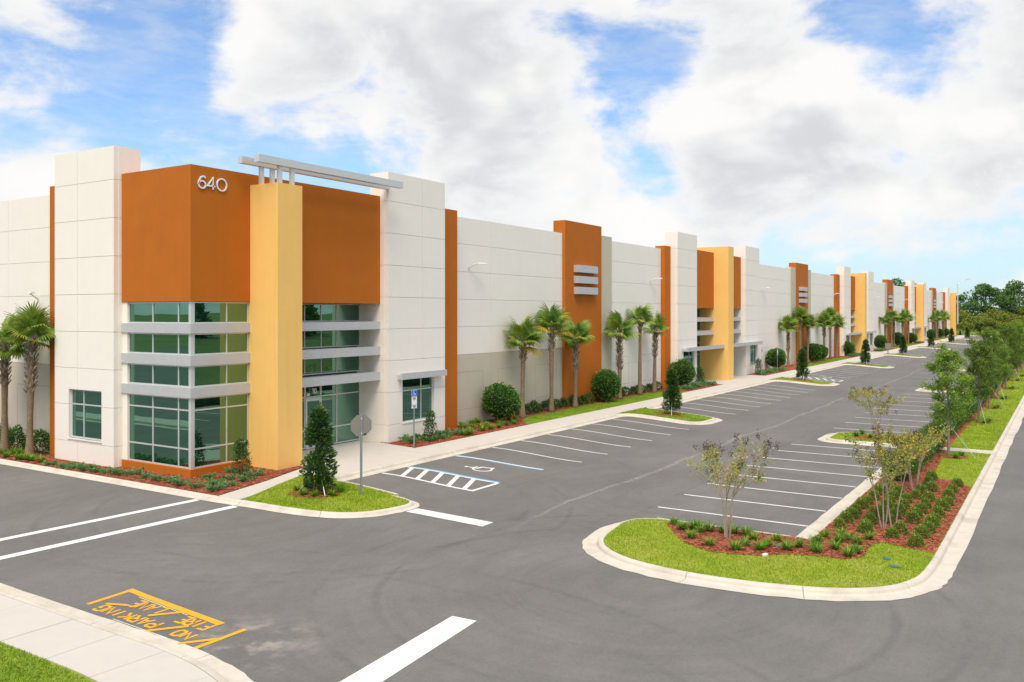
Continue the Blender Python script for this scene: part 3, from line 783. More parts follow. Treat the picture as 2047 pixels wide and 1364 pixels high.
# big island interior
isl_poly = [(x, y) for x, y in inner_nose if x < 40]
isl_poly = [(46.9, 3.12)] + [p for p in isl_poly if p[0] < 39] + [(26.3, 6.4)] + [(46.9, 6.39)]
isl_poly = [p for i, p in enumerate(isl_poly) if i == 0 or math.dist(p, isl_poly[i-1]) > 0.02]
mul_poly = [(26.3, 10.75), (25.8, 10.72), (24.8, 10.05), (23.9, 9.3), (23.5, 8.55), (23.55, 7.9), (23.8, 7.2), (24.3, 6.62), (24.62, 5.95), (24.7, 5.2), (24.95, 4.86), (25.5, 4.75), (26.3, 4.82), (26.9, 4.72), (27.15, 4.5), (27.0, 4.2), (26.62, 3.16), (37.5, 3.16), (38.1, 3.55), (38.6, 3.95), (38.7, 4.4), (39.6, 4.75), (46.9, 5.05), (46.9, 6.36), (26.31, 6.37)]
def in_poly(P, poly):
    x, y = P[:, 0], P[:, 1]; r_ = np.zeros(len(P), bool)
    q = poly[-1]
    for p in poly:
        c_ = ((p[1] > y) != (q[1] > y)) & (x < (q[0]-p[0]) * (y-p[1]) / ((q[1]-p[1]) or 1e-9) + p[0])
        r_ ^= c_; q = p
    return r_
poly_sheet('island_ground', isl_poly, 0.116, M_TURF)
def lawn_minus(name, poly, holes, h, dens, hgt, wid, label):
    n = int(poly_area(poly) * dens)
    P, A = tri_sample(poly, n)
    k = np.ones(n, bool)
    for hp in holes: k &= ~in_poly(P, hp)
    P = P[k]; n = len(P)
    t = 0.40 * value_noise(P, 0.35, 5) + 0.45 * value_noise(P, 1.1, 8) + 0.30 * value_noise(P, 0.12, 6) + 0.35 * (rng.random(n) - 0.28)
    obj(name, blade_mesh(name, P, G(P[:, 0], P[:, 1]) + h - 0.004, hgt, wid, np.clip(t, 0, 1)), M_GRASS, label=label, cat='grass', kind='stuff')
lawn_minus('island_lawn', [p for p in isl_poly if p[0] < 30] + [(27.5, 6.39)], [mul_poly], 0.12, 1900, 0.055, 0.016, 'yellow green lawn round the nose of the big right island')
lawn_minus('island_lawn', [(36.5, 3.14), (46.9, 3.12), (46.9, 6.3), (36.5, 6.3)], [mul_poly], 0.12, 1100, 0.055, 0.02, 'lawn patch of the right island between boxwood bed and concrete flume')
mulch('island_mulch', mul_poly, 0.128, 520, label='red mulch bed of boxwoods and grass clumps on the big right island')
# concrete flume crossing the verge
fl = MB().box(46.9, 48.0, 3.08, 6.42, -0.4, -0.262); obj('drain_flume', fl, M_CONC, kind='structure')
# verge beyond
verge = [(48.0, 3.13), (279, 3.13), (279, 6.38), (48.0, 6.38)]
poly_sheet('verge_ground', verge, 0.116, M_TURF)
for k, (a, b, d, w) in enumerate([(48, 62, 800, 0.024), (62, 82, 420, 0.035), (82, 120, 160, 0.06), (120, 200, 50, 0.1)]):
    lawn('verge_lawn', [(a, 3.13), (b, 3.13), (b, 5.05), (a, 5.05)], 0.12, d, hgt=0.06, wid=w, sheet=False, label='bright lawn strip between hedge and road, %s stretch from the near end' % ORD[k])
mulch('hedge_mulch', [(48.0, 5.05), (200, 5.05), (200, 6.37), (48.0, 6.37)], 0.126, 60, label='strip of red mulch under the hedge and street trees')
for k, (x0, x1) in enumerate(RISL):
    outer = fillet([(x0, 6.4), (x0, 11.45), (x1, 11.45), (x1, 6.4)], [1.3, 1.3])
    ip = offset_path(dens_path(outer, 0.6), 0.62, -1)
    lawn('island_lawn', ip, 0.12, 700 if k == 0 else 130, hgt=0.06, wid=0.03 if k == 0 else 0.07, label='lawn of the %s grass island on the right of the aisle' % ORD[k])
    if k < 2:
        cx_ = (x0 + x1) / 2
        mulch('island_mulch', [(cx_ + 1.0 * math.cos(a), 8.7 + 1.25 * math.sin(a)) for a in np.linspace(0, 2*math.pi, 16, endpoint=False)], 0.13, 160, label='red mulch patch on the %s grass island right of the aisle' % ORD[k])

# ------------------------------------------------------------------ painted markings
def ribbon(name, pts, w, m=M_PAINTW, lift=0.006, par=None):
    P = dens_path(pts, 0.7)
    a = offset_path(P, w/2, 1); b = offset_path(P, -w/2, 1)
    V = [(x, y, float(G(x, y)) + lift) for x, y in a + b]
    n = len(P)
    F = [(n+i, n+i+1, i+1, i) for i in range(n-1)]
    return obj(name, MB().add(V, F), m, par or ASPH)
def quad_mark(name, poly, m=M_PAINTW, lift=0.006):
    return poly_sheet(name, poly, lift, m, parent=ASPH)
ribbon('crosswalk_line', [(11.6, 27.03), (19.7, 25.66)], 0.30)
ribbon('crosswalk_line', [(11.55, 24.98), (19.72, 23.72)], 0.34)
quad_mark('stop_bar', [(23.1, 19.1), (22.83, 15.75), (23.46, 15.74), (23.7, 19.06)])
quad_mark('stop_bar', [(11.55, 11.30), (12.0, 10.64), (15.76, 11.02), (15.72, 11.66)])
# lot on the building side
for x in [35.1, 37.75, 40.4, 43.05, 45.7, 48.35]:
    ribbon('stall_line', [(x, 23.62), (x, 18.72)], 0.11)
for x in np.arange(57.3, 81.5, 2.72):
    ribbon('stall_line', [(x, 23.62), (x, 18.85)], 0.11)
for x in np.arange(97.6, 113, 2.75):
    ribbon('stall_line', [(x, 23.62), (x, 18.9)], 0.11)
for a, b in ((121.5, 143), (151, 177), (186, 209), (218, 243)):
    for x in np.arange(a, b, 2.75): ribbon('stall_line', [(x, 23.62), (x, 18.9)], 0.11)
# accessible bays
def symbol(cx_, cy_, s, parent=None, m=M_PAINTW):
    mb = MB()
    def st(pts, w):
        P = dens_path(pts, 0.08)
        a = offset_path(P, w/2, 1); b = offset_path(P, -w/2, 1); n = len(P)
        mb.add([(x, y, float(G(x, y)) + 0.007) for x, y in a + b], [(n+i, n+i+1, i+1, i) for i in range(n-1)])
    A = lambda u, v: (cx_ + u * s, cy_ + v * s)
    hd = [A(-0.12 + 0.09 * math.cos(t), 0.52 + 0.09 * math.sin(t)) for t in np.linspace(0, 2*math.pi, 14, endpoint=False)]
    mb.add([(x, y, float(G(x, y)) + 0.007) for x, y in hd], [tuple(range(len(hd)))])
    st([A(-0.09, 0.40), A(-0.05, 0.02)], 0.12 * s)
    st([A(-0.05, 0.04), A(0.30, 0.02), A(0.44, -0.42), A(0.56, -0.38)], 0.10 * s)
    st([A(-0.07, 0.22), A(0.22, 0.20)], 0.09 * s)
    st([A(0.02 + 0.40 * math.cos(t), -0.18 + 0.38 * math.sin(t)) for t in np.linspace(R(105), R(340), 22)], 0.085 * s)
    return obj('wheelchair_symbol', mb, m, ASPH)
def accessible(x0, y1=23.62, y0=19.2):
    ribbon('aisle_line', [(x0, y1), (x0 + 0.12, y0)], 0.14)
    ribbon('aisle_line', [(x0 + 1.62, y1), (x0 + 1.92, y0 + 0.02)], 0.12)
    ribbon('blue_line', [(x0 + 1.76, y1), (x0 + 2.06, y0)], 0.13, M_PAINTB)
    ribbon('aisle_line', [(x0 + 0.05, y0), (x0 + 1.9, y0)], 0.16)
    for k in range(5):
        yy = 22.62 - k * 0.76
        ribbon('hatch_bar', [(x0 + 0.08, yy), (x0 + 1.6 + 0.045 * k, yy + 0.72)], 0.19, lift=0.0065)
    ribbon('aisle_line', [(x0 + 5.12, y1), (x0 + 5.45, y0)], 0.11)
    ribbon('blue_line', [(x0 + 5.0, y1), (x0 + 5.33, y0)], 0.11, M_PAINTB)
    symbol(x0 + 3.55, 21.3, 1.05)
accessible(27.05)
accessible(89.9)
# lot on the road side
for x in [28.45 + 2.48 * i for i in range(8)]:
    ribbon('stall_line', [(x, 12.15), (x, 7.03)], 0.11)
for x in [53.6, 56.75, 59.8, 63.0, 66.2, 69.5, 72.8, 76.1, 79.4]:
    ribbon('stall_line', [(x, 11.75), (x, 7.03)], 0.11)
for a, b in ((88.9, 114), (121.5, 146), (154, 179)):
    for x in np.arange(a, b, 2.65): ribbon('stall_line', [(x, 11.95), (x, 7.03)], 0.11)

# fire lane lettering: stroke letters, read from the building side
LET = {'N': [[(0,0),(0,1),(1,0),(1,1)]], 'O': [[(.2,0),(0,.25),(0,.75),(.2,1),(.8,1),(1,.75),(1,.25),(.8,0),(.2,0)]],
       'P': [[(0,0),(0,1),(.75,1),(1,.85),(1,.62),(.75,.48),(0,.48)]], 'A': [[(0,0),(.5,1),(1,0)],[(.2,.35),(.8,.35)]],
       'R': [[(0,0),(0,1),(.75,1),(1,.85),(1,.62),(.75,.48),(0,.48)],[(.45,.48),(1,0)]], 'K': [[(0,0),(0,1)],[(1,1),(.05,.45)],[(.3,.55),(1,0)]],
       'I': [[(.5,0),(.5,1)]], 'G': [[(1,.8),(.8,1),(.2,1),(0,.75),(0,.25),(.2,0),(.8,0),(1,.2),(1,.48),(.6,.48)]],
       'F': [[(0,0),(0,1),(1,1)],[(0,.52),(.75,.52)]], 'E': [[(1,0),(0,0),(0,1),(1,1)],[(0,.52),(.8,.52)]], 'L': [[(0,1),(0,0),(1,0)]],
       '6': [[(.95,.88),(.7,1),(.35,.9),(.08,.55),(0,.3)],[(.5+.45*math.cos(t),.3+.3*math.sin(t)) for t in np.linspace(0,2*math.pi,18)]],
       '1': [[(.15,.75),(.6,1),(.6,0)]]}
def paint_word(word, y_start, y_end, x_top, x_bot, w):
    """up is -X, reading direction is +Y"""
    n = len(word); pitch = (y_end - y_start) / n
    for i, ch in enumerate(word):
        mb = MB()
        for poly in LET[ch]:
            pts = [(x_bot + (x_top - x_bot) * v, y_start + pitch * (i + 0.1 + 0.74 * u)) for u, v in poly]
            P = dens_path(pts, 0.3)
            a = offset_path(P, w/2, 1); b = offset_path(P, -w/2, 1); k = len(P)
            z0 = 0.0004 * (len(mb.v) > 0)
            mb.add([(x, y, float(G(x, y)) + 0.006 + z0) for x, y in a + b], [(k+j, k+j+1, j+1, j) for j in range(k-1)])
        obj('painted_letter', mb, M_PAINTY, ASPH)
paint_word('NO', 15.48, 16.08, 11.60, 11.90, 0.072)
paint_word('PARKING', 16.68, 18.92, 11.62, 11.96, 0.072)
paint_word('FIRE', 15.62, 16.66, 12.14, 12.50, 0.072)
paint_word('LANE', 17.40, 18.52, 12.22, 12.60, 0.072)
LIFT = 0.0075
for pts, w in (([(11.74, 19.26), (12.92, 19.33)], 0.13), ([(12.90, 19.40), (12.58, 15.58)], 0.19), ([(11.34, 14.92), (12.66, 14.90)], 0.13),
               ([(11.44, 16.62), (12.12, 16.09)], 0.12), ([(12.04, 17.42), (12.70, 16.88)], 0.12), ([(11.36, 15.42), (11.95, 14.96)], 0.12), ([(12.0, 18.95), (12.22, 18.42)], 0.11)):
    LIFT += 0.0006
    ribbon('fire_lane_line', pts, w, M_PAINTY, lift=LIFT)
ribbon('chalk_mark', [(12.72, 18.75), (12.55, 16.7)], 0.02, M_PAINTW, lift=0.005)
ribbon('chalk_mark', [(11.5, 17.9), (11.44, 15.9)], 0.02, M_PAINTW, lift=0.005)
# ------------------------------------------------------------------ the building
BX, BY = 21.74, 28.75
BLD = thing('warehouse_building', 'long white industrial building with orange panels, yellow pillars and green glass corner', 'building', (BX, BY, 0))
OFFB = (-BX, -BY, 0)
def bpart(name, mb, m, parent=None, label=None):
    if parent is None:
        return obj(name, mb, m, BLD, loc=OFFB, label=label)
    return obj(name, mb, m, parent, label=label)
ZJ = [0.87, 2.46, 4.04, 5.61, 7.19, 8.77, 10.35, 11.93]
GAP = 0.007
def bbox_cut(mb, axis, plane, thick, a0, a1, z0, z1, hole):
    """a panel on a wall plane; hole=(a0,a1,z0,z1) is left open"""
    def put(p0, p1, q0, q1):
        if p1 - p0 < 0.02 or q1 - q0 < 0.02: return
        if axis == 'y': mb.box(p0, p1, plane, plane + thick, q0, q1)
        else: mb.box(plane, plane + thick, p0, p1, q0, q1)
    if not hole or hole[0] >= a1 or hole[1] <= a0 or hole[2] >= z1 or hole[3] <= z0:
        put(a0, a1, z0, z1); return
    h0, h1, y0, y1 = max(hole[0], a0), min(hole[1], a1), max(hole[2], z0), min(hole[3], z1)
    put(a0, h0, z0, z1); put(h1, a1, z0, z1); put(h0, h1, z0, y0); put(h0, h1, y1, z1)
def panels(parent, axis, plane, thick, cols, zs, m, hole=None, mfun=None):
    for a0, a1 in zip(cols[:-1], cols[1:]):
        for z0, z1 in zip(zs[:-1], zs[1:]):
            mb = MB()
            bbox_cut(mb, axis, plane, thick, a0 + GAP*(a0 != cols[0]), a1 - GAP*(a1 != cols[-1]), z0 + GAP*(z0 != zs[0]), z1 - GAP*(z1 != zs[-1]), hole)
            if mb.v: obj('panel', mb, (mfun(z0) if mfun else m), parent)
def window(axis, plane, a_list, z_list, depth=0.10, bar=0.055, parent=None, name='window', label=None, outer=True, inset=0.03):
    """aluminium frame with one pane per opening; a_list and z_list are bar centre lines"""
    mb = MB()
    def bx_(p0, p1, q0, q1, d0, d1):
        if axis == 'y': mb.box(p0, p1, plane + d0, plane + d1, q0, q1)
        else: mb.box(plane + d0, plane + d1, p0, p1, q0, q1)
    a0, a1, z0, z1 = a_list[0], a_list[-1], z_list[0], z_list[-1]
    for a in a_list: bx_(a - bar/2, a + bar/2, z0 - bar/2, z1 + bar/2, 0, depth)
    for z in z_list:
        for p, q in zip(a_list[:-1], a_list[1:]): bx_(p + bar/2, q - bar/2, z - bar/2, z + bar/2, 0.004, depth)
    w = bpart(name, mb, M_FRAME, label=label)
    for p, q in zip(a_list[:-1], a_list[1:]):
        for y0, y1 in zip(z_list[:-1], z_list[1:]):
            pm = MB()
            e = 0.002
            if axis == 'y': pm.box(p + bar/2 + e, q - bar/2 - e, plane + inset, plane + inset + 0.03, y0 + bar/2 + e, y1 - bar/2 - e)
            else: pm.box(plane + inset, plane + inset + 0.03, p + bar/2 + e, q - bar/2 - e, y0 + bar/2 + e, y1 - bar/2 - e)
            obj('pane', pm, M_GLASS, w)
    return w
TH = 0.22
def tower(x0, x1, split, win=None, depth=2.05, top=13.36, label=None):
    """white panelled tower on the long facade"""
    y = 28.25
    core = bpart('tower', MB().box(x0 + 0.015, x1 - 0.015, y + TH, y + 1.15, 12.0, top - 0.02).box(x0 + 0.015, x1 - 0.015, y + TH, y + depth, -0.3, 11.999), M_WHITE, label=label)
    zs = [-0.25] + ZJ + [top]
    far = x0 > 180
    panels(core, 'y', y, TH, [x0, x1] if far else [x0, x0 + split, x1], zs, M_WHITE, hole=win)
    # left return, seen from the side street
    for z0, z1 in zip(zs[:-1], zs[1:]):
        mb = MB().box(x0 - 0.018, x0 + 0.012, y + TH + 0.002, y + (1.15 if z0 > 11.5 else depth), z0 + GAP*(z0 != zs[0]), z1 - GAP*(z1 != zs[-1]))
        obj('panel', mb, M_WHITE, core)
    if win:
        a0, a1, z0, z1 = win
        zt = 2.46
        window('y', y + 0.13, [a0 + 0.03, a0 + 0.03 + (a1 - a0) * 0.62, a1 - 0.03], [z0 + 0.03, zt, z1 - 0.03], depth=0.07)
        obj('window_sill', MB().box(a0 - 0.05, a1 + 0.05, y - 0.03, y + 0.12, z0 - 0.05, z0), M_WHITE, core)
    return core
def canopy(x0, x1, y0, y1, z0, z1):
    mb = MB().box(x0 - 0.01, x1, y0, y0 + 0.12, z0, z1)
    mb.box(x0 + 0.05, x1 - 0.05, y0 + 0.12, y1, z0, z1 - 0.10)
    return bpart('canopy', mb, M_METAL)
def band(x0, x1, y0, y1, z0, z1):
    return bpart('sunshade_band', MB().box(x0, x1, y0, y1, z0, z1), M_METAL)
BANDS = [(5.60, 5.98), (4.33, 4.74), (3.08, 3.48)]
GLZ = [(5.98, 6.85), (4.74, 5.60), (3.48, 4.33)]

# --- corner volume
CXc, CYc = 21.74, 28.75
o1 = MB().box(CXc, CXc + 2.0, CYc, 33.25, 6.86, 12.19)
bpart('orange_corner_panel', o1, M_ORANGE)
o2 = MB().box(CXc + 2.001, 32.80, CYc + 0.001, CYc + 2.0, 6.86, 12.188)
bpart('orange_entrance_panel', o2, M_ORANGE)
bpart('soffit', MB().box(CXc + 0.12, 32.75, CYc + 2.01, 33.2, 6.88, 7.1), M_WHITE)
# glazing below, two faces and a corner post
gx, gy = CXc + 0.10, CYc + 0.10
for z0, z1 in GLZ:
    window('x', gx, [28.98, 29.64, 31.27, 32.86], [z0 + 0.03, z1 - 0.03])
    window('y', gy, [21.98, 23.54, 24.62], [z0 + 0.03, z1 - 0.03])
window('x', gx, [28.98, 29.64, 31.27, 32.86], [0.33, 1.06, 2.58, 3.05])
window('y', gy, [21.98, 23.54, 24.62], [0.33, 1.06, 2.58, 3.05])
bpart('corner_post', MB().box(gx - 0.03, gx + 0.115, gy - 0.03, gy + 0.10, 0.30, 6.86), M_FRAME)
bpart('sill_wall', MB().box(CXc, CXc + 0.5, CYc, 33.23, -0.35, 0.30).box(CXc + 0.502, 24.66, CYc + 0.001, CYc + 0.5, -0.35, 0.30), M_ORANGE)
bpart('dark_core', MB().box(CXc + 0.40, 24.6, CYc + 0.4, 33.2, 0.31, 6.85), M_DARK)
for z0, z1 in BANDS:
    bpart('sunshade_band', MB().box(CXc - 0.015, CXc + 0.25, CYc - 0.015, 33.22, z0, z1).box(CXc + 0.251, 24.66, CYc - 0.014, CYc + 0.25, z0, z1), M_METAL)
bpart('window_jamb', MB().box(CXc + 0.05, CXc + 0.5, 32.90, 33.23, 0.31, 6.85), M_WHITE)
# --- yellow pillar at the corner entrance with steel beams on top
bpart('yellow_pillar', MB().box(24.66, 26.0, 27.10, 30.2, -0.2, 11.72), M_YELLOW)
tr = bpart('trellis_beam', MB().box(23.82, 32.76, 27.25, 27.52, 12.46, 12.76), M_FRAME)
for px, py in ((24.72, 28.15), (24.95, 27.32), (25.30, 28.15), (25.62, 27.32)):
    obj('post', MB().box(px, px + 0.16, py, py + 0.16, 11.72, 12.459), M_FRAME, tr)
obj('beam', MB().box(23.70, 32.78, 28.10, 28.36, 12.46, 12.74), M_FRAME, tr)
# --- corner entrance storefront, set back behind the sunshades
sy = 30.10
vx = [26.05, 27.2, 28.1, 29.03, 30.10, 31.15, 32.77]
for z0, z1 in GLZ:
    window('y', sy, vx, [z0 + 0.03, z1 - 0.03])
window('y', sy, [30.10, 31.15, 32.77], [0.06, 0.88, 2.44, 3.05])
window('y', sy, [26.05, 27.2, 28.1, 29.03], [0.06, 0.88, 2.44, 3.05])
window('y', sy, [29.075, 30.055], [2.44, 3.05])
def door(x0, x1, y, z1=2.40, hinge_right=True):
    mb = MB(); b = 0.11
    mb.box(x0, x0 + b, y - 0.02, y + 0.05, 0.02, z1); mb.box(x1 - b, x1, y - 0.02, y + 0.05, 0.02, z1)
    mb.box(x0 + b, x1 - b, y - 0.02, y + 0.05, z1 - 0.14, z1); mb.box(x0 + b, x1 - b, y - 0.02, y + 0.05, 0.02, 0.22)
    d = bpart('door', mb, M_FRAME)
    obj('pane', MB().box(x0 + b, x1 - b, y + 0.005, y + 0.03, 0.22, z1 - 0.14), M_GLASS, d)
    hx = x0 + 0.17
    h = MB().tube([(hx, y - 0.02, 1.28), (hx, y - 0.09, 1.28), (hx, y - 0.09, 1.00), (hx, y - 0.02, 1.00)], 0.014, 6)
    obj('handle', h, M_FRAME, d)
    obj('lock', MB().box(x0 + 0.06, x0 + 0.15, y - 0.05, y - 0.02, 0.84, 0.97), M_DARK, d)
    return d
door(29.07, 30.06, sy)
for z0, z1 in BANDS:
    band(26.002, 32.78, 28.735, 29.35, z0, z1)
dn = bpart('door_number', MB().box(29.50, 29.505, sy - 0.001, sy, 2.6, 2.605), M_NUM)
def stroke_solid(ch, x, z, w, h, t, y, dep):
    mb = MB()
    for poly in ([LET[ch]] if isinstance(LET[ch][0][0], (int, float)) else LET[ch]):
        P = dens_path([(x + u * w, z + v * h) for u, v in poly], 10)
        a = offset_path(P, t/2, 1); b = offset_path(P, -t/2, 1); k = len(P)
        V = [(p, y, q) for p, q in a + b] + [(p, y + dep, q) for p, q in a + b]
        F = []
        for i in range(k-1):
            F += [(k+i, k+i+1, i+1, i), (2*k+i, 2*k+i+1, 3*k+i+1, 3*k+i), (i, i+1, 2*k+i+1, 2*k+i), (3*k+i, 3*k+i+1, k+i+1, k+i)]
        F += [(0, 2*k, 3*k, k), (k-1, 2*k-1, 4*k-1, 3*k-1)]
        mb.add(V, F)
    return mb
ZERO = [[(.5 + .42 * math.cos(t), .5 + .5 * math.sin(t)) for t in np.linspace(0, 2*math.pi, 22)]]
LET['0'] = ZERO
LET['4'] = [[(.72, 0), (.72, 1), (.02, .28), (1.0, .28)]]
obj('digit', stroke_solid('1', 29.50, 2.62, 0.11, 0.20, 0.045, sy - 0.012, 0.01), M_NUM, dn)
obj('digit', stroke_solid('0', 29.63, 2.62, 0.15, 0.20, 0.045, sy - 0.012, 0.01), M_NUM, dn)
obj('door_sticker', MB().box(29.16, 29.36, sy - 0.006, sy - 0.002, 2.50, 2.62), M_SIGNW, dn)
# street number
sn = bpart('street_number', MB().box(22.7, 22.72, CYc - 0.02, CYc + 0.01, 11.5, 11.52), M_NUM)
for ch, x, z, w, h in (('6', 22.06, 11.31, 0.36, 0.48), ('4', 22.49, 11.31, 0.37, 0.47), ('0', 22.90, 11.31, 0.56, 0.48)):
    obj('digit', stroke_solid(ch, x, z, w, h, 0.058, CYc - 0.06, 0.04), M_NUM, sn)

# --- tower right of the corner entrance
tower(32.80, 37.43, 2.70, win=(33.90, 36.50, 0.87, 3.10), label='white panelled tower right of the corner entrance')
canopy(33.45, 37.10, 27.86, 28.25, 3.08, 3.40)
# --- tower on the side street
tl = bpart('tower', MB().box(21.40 + TH, 22.62, 33.26, 37.58, -0.3, 13.30), M_WHITE, label='white panelled tower facing the side street')
zsl = [-0.25] + ZJ + [13.32]
panels(tl, 'x', 21.40, TH, [33.24, 35.85, 37.60], zsl, M_WHITE, hole=(34.10, 36.52, 1.02, 3.12))
for z0, z1 in zip(zsl[:-1], zsl[1:]):
    obj('panel', MB().box(21.40 + TH + 0.002, 22.62, 33.222, 33.252, z0 + GAP*(z0 != zsl[0]), z1 - GAP*(z1 != zsl[-1])), M_WHITE, tl)
window('x', 21.53, [34.13, 35.60, 36.49], [1.05, 2.47, 3.09], depth=0.07)
obj('window_sill', MB().box(21.36, 21.50, 34.05, 36.57, 0.96, 1.02), M_WHITE, tl)
# --- side street wall
bpart('orange_strip', MB().box(21.88, 22.6, 37.60, 38.85, -0.3, 12.12), M_ORANGE)
sw = bpart('side_wall', MB().box(22.30 + 0.05, 23.2, 38.86, 120, -0.3, 11.80), M_WHITE)
panels(sw, 'x', 22.30, 0.06, [38.85, 43.2, 51.5, 60.0, 70, 85, 120], [-0.25, 4.04, 5.61, 7.19, 8.77, 10.35, 11.84], M_WHITE, mfun=lambda z: M_BEIGE if z < 3 else M_WHITE)
for a0, a1 in ((39.5, 42.4), (44.0, 46.8), (48.2, 50.9)):
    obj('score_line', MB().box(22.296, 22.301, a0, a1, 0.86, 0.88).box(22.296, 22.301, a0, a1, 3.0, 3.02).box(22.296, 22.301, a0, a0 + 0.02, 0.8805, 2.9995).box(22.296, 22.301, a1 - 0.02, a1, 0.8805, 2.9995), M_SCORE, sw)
# roof slab keeps the inside dark
bpart('roof', MB().box(23.3, 275, 31.6, 119, 11.0, 11.3), M_BEIGE)

# --- long facade pieces
YW = 29.25
def wall(x0, x1, splits, lower_beige=False, scored=None, label=None):
    w = bpart('wall', MB().box(x0, x1, YW + 0.06, YW + 0.5, -0.3, 11.83), M_BEIGE if lower_beige else M_WHITE, label=label)
    zs = [-0.25, 4.02] + ZJ[3:7] + [11.87] if lower_beige else [-0.25] + ZJ[:7] + [11.87]
    panels(w, 'y', YW, 0.07, [x0] + splits + [x1], zs, M_WHITE, mfun=(lambda z: M_BEIGE if z < 3 else M_WHITE) if lower_beige else None)
    for a0, a1 in (scored or []):
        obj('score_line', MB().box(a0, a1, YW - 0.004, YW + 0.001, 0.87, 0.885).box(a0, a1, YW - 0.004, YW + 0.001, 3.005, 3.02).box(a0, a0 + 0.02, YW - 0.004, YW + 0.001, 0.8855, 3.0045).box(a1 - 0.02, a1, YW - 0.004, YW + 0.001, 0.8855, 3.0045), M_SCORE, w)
    return w
def strip(x0, x1, y, top, m, name):
    return bpart(name, MB().box(x0, x1, y, YW + 0.5, -0.3, top), m)
def pylon(x0, x1, left_beige, right_beige):
    p = bpart('orange_pylon', MB().box(x0, x1, 29.02, YW + 0.7, -0.3, 12.76), M_ORANGE)
    for z0, z1 in ((9.24, 9.74), (8.48, 8.98), (7.72, 8.22)):
        obj('metal_bar', MB().box(x0 + 1.22, x0 + 4.22, 28.66, 29.018, z0, z1), M_METAL, p)
    if left_beige: strip(x0 - left_beige, x0 - 0.002, 29.10, 12.12, M_BEIGE, 'beige_strip')
    if right_beige: strip(x1 + 0.002, x1 + right_beige, 29.10, 12.12, M_BEIGE, 'beige_strip')
strip(37.432, 39.30, 28.80, 12.12, M_ORANGE, 'orange_strip')
wall(39.302, 52.04, [43.27], True, [(39.73, 42.51), (44.08, 46.71), (48.44, 51.22)])
pylon(52.05, 57.53, 0, 1.87)
wall(59.402, 69.1, [], False, [(60.3, 62.7), (64.9, 67.3)])
strip(69.102, 70.38, 28.88, 12.12, M_ORANGE, 'orange_strip')
for k, x0 in enumerate(MODS):
    tower(x0, x0 + 4.6, 2.6, win=(x0 + 1.35, x0 + 3.95, 0.95, 3.10), label='white tower left of the %s entrance from the corner' % ORD[k+1])
    bpart('orange_entrance_panel', MB().box(x0 + 4.602, x0 + 10.4, 28.75, 30.6, 6.86, 12.19), M_ORANGE)
    bpart('orange_entrance_panel', MB().box(x0 + 11.9, x0 + 18.598, 28.75, 30.6, 6.86, 12.19), M_ORANGE)
    bpart('yellow_pillar', MB().box(x0 + 10.402, x0 + 11.898, 27.30, 31.2, -0.2, 12.74), M_YELLOW)
    for z0, z1 in BANDS[:2]:
        band(x0 + 4.602, x0 + 10.4, 28.74, 29.6, z0, z1); band(x0 + 11.9, x0 + 18.598, 28.74, 29.6, z0, z1)
    canopy(x0 + 0.95, x0 + 10.4, 27.70, 28.24, 3.06, 3.40)
    bpart('canopy_soffit', MB().box(x0 + 4.61, x0 + 10.39, 28.245, 29.9, 3.08, 3.22), M_METAL)
    canopy(x0 + 11.9, x0 + 22.7, 27.70, 28.24, 3.06, 3.40)
    bpart('canopy_soffit', MB().box(x0 + 11.91, x0 + 18.59, 28.245, 29.9, 3.08, 3.22), M_METAL)
    for a, b in ((x0 + 4.63, x0 + 10.38), (x0 + 11.92, x0 + 18.57)):
        n = 5
        xs_ = [a + (b - a) * i / n for i in range(n + 1)]
        if k < 2:
            for z0, z1 in GLZ: window('y', sy, xs_, [z0 + 0.03, z1 - 0.03])
        else:
            window('y', sy, xs_, [3.51, 6.82])
        window('y', sy, xs_, [0.06, 0.88, 2.44, 3.05])
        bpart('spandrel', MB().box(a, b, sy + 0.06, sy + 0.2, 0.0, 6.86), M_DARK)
    tower(x0 + 18.6, x0 + 23.3, 2.6, win=(x0 + 20.15, x0 + 22.45, 0.95, 3.10), label='white tower right of the %s entrance from the corner' % ORD[k+1])
    px = x0 + 41.4
    wall(x0 + 23.302, px - 2.2, [x0 + 31.0] if k == 0 else [])
    pylon(px, px + 5.9, 2.2, 1.8)
    wall(px + 7.702, x0 + 63.2, [x0 + 56] if k == 0 else [])
    strip(x0 + 63.202, x0 + 65.38, 28.88, 12.12, M_ORANGE, 'orange_strip')
# far end corner, the mirror of the near one
xe = MODS[-1] + 65.4 - 6.2
tower(xe + 0.0 + 6.2, xe + 10.8, 2.6, label='white tower at the far end of the building')
bpart('orange_entrance_panel', MB().box(xe + 10.802, 275.6, 28.75, 30.6, 6.86, 12.19), M_ORANGE)
bpart('yellow_pillar', MB().box(xe + 14.2, xe + 15.7, 27.1, 33.5, -0.2, 12.1), M_YELLOW)
bpart('spandrel', MB().box(xe + 10.8, 275.4, 30.2, 30.6, -0.2, 6.86), M_GLASS)
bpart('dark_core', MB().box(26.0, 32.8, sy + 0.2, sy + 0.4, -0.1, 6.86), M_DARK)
bpart('end_wall', MB().box(274.8, 275.5, 30.61, 119, -0.3, 11.8), M_WHITE)
bpart('rear_wall', MB().box(23.3, 274.7, 119.0, 119.5, -0.3, 11.8), M_WHITE)

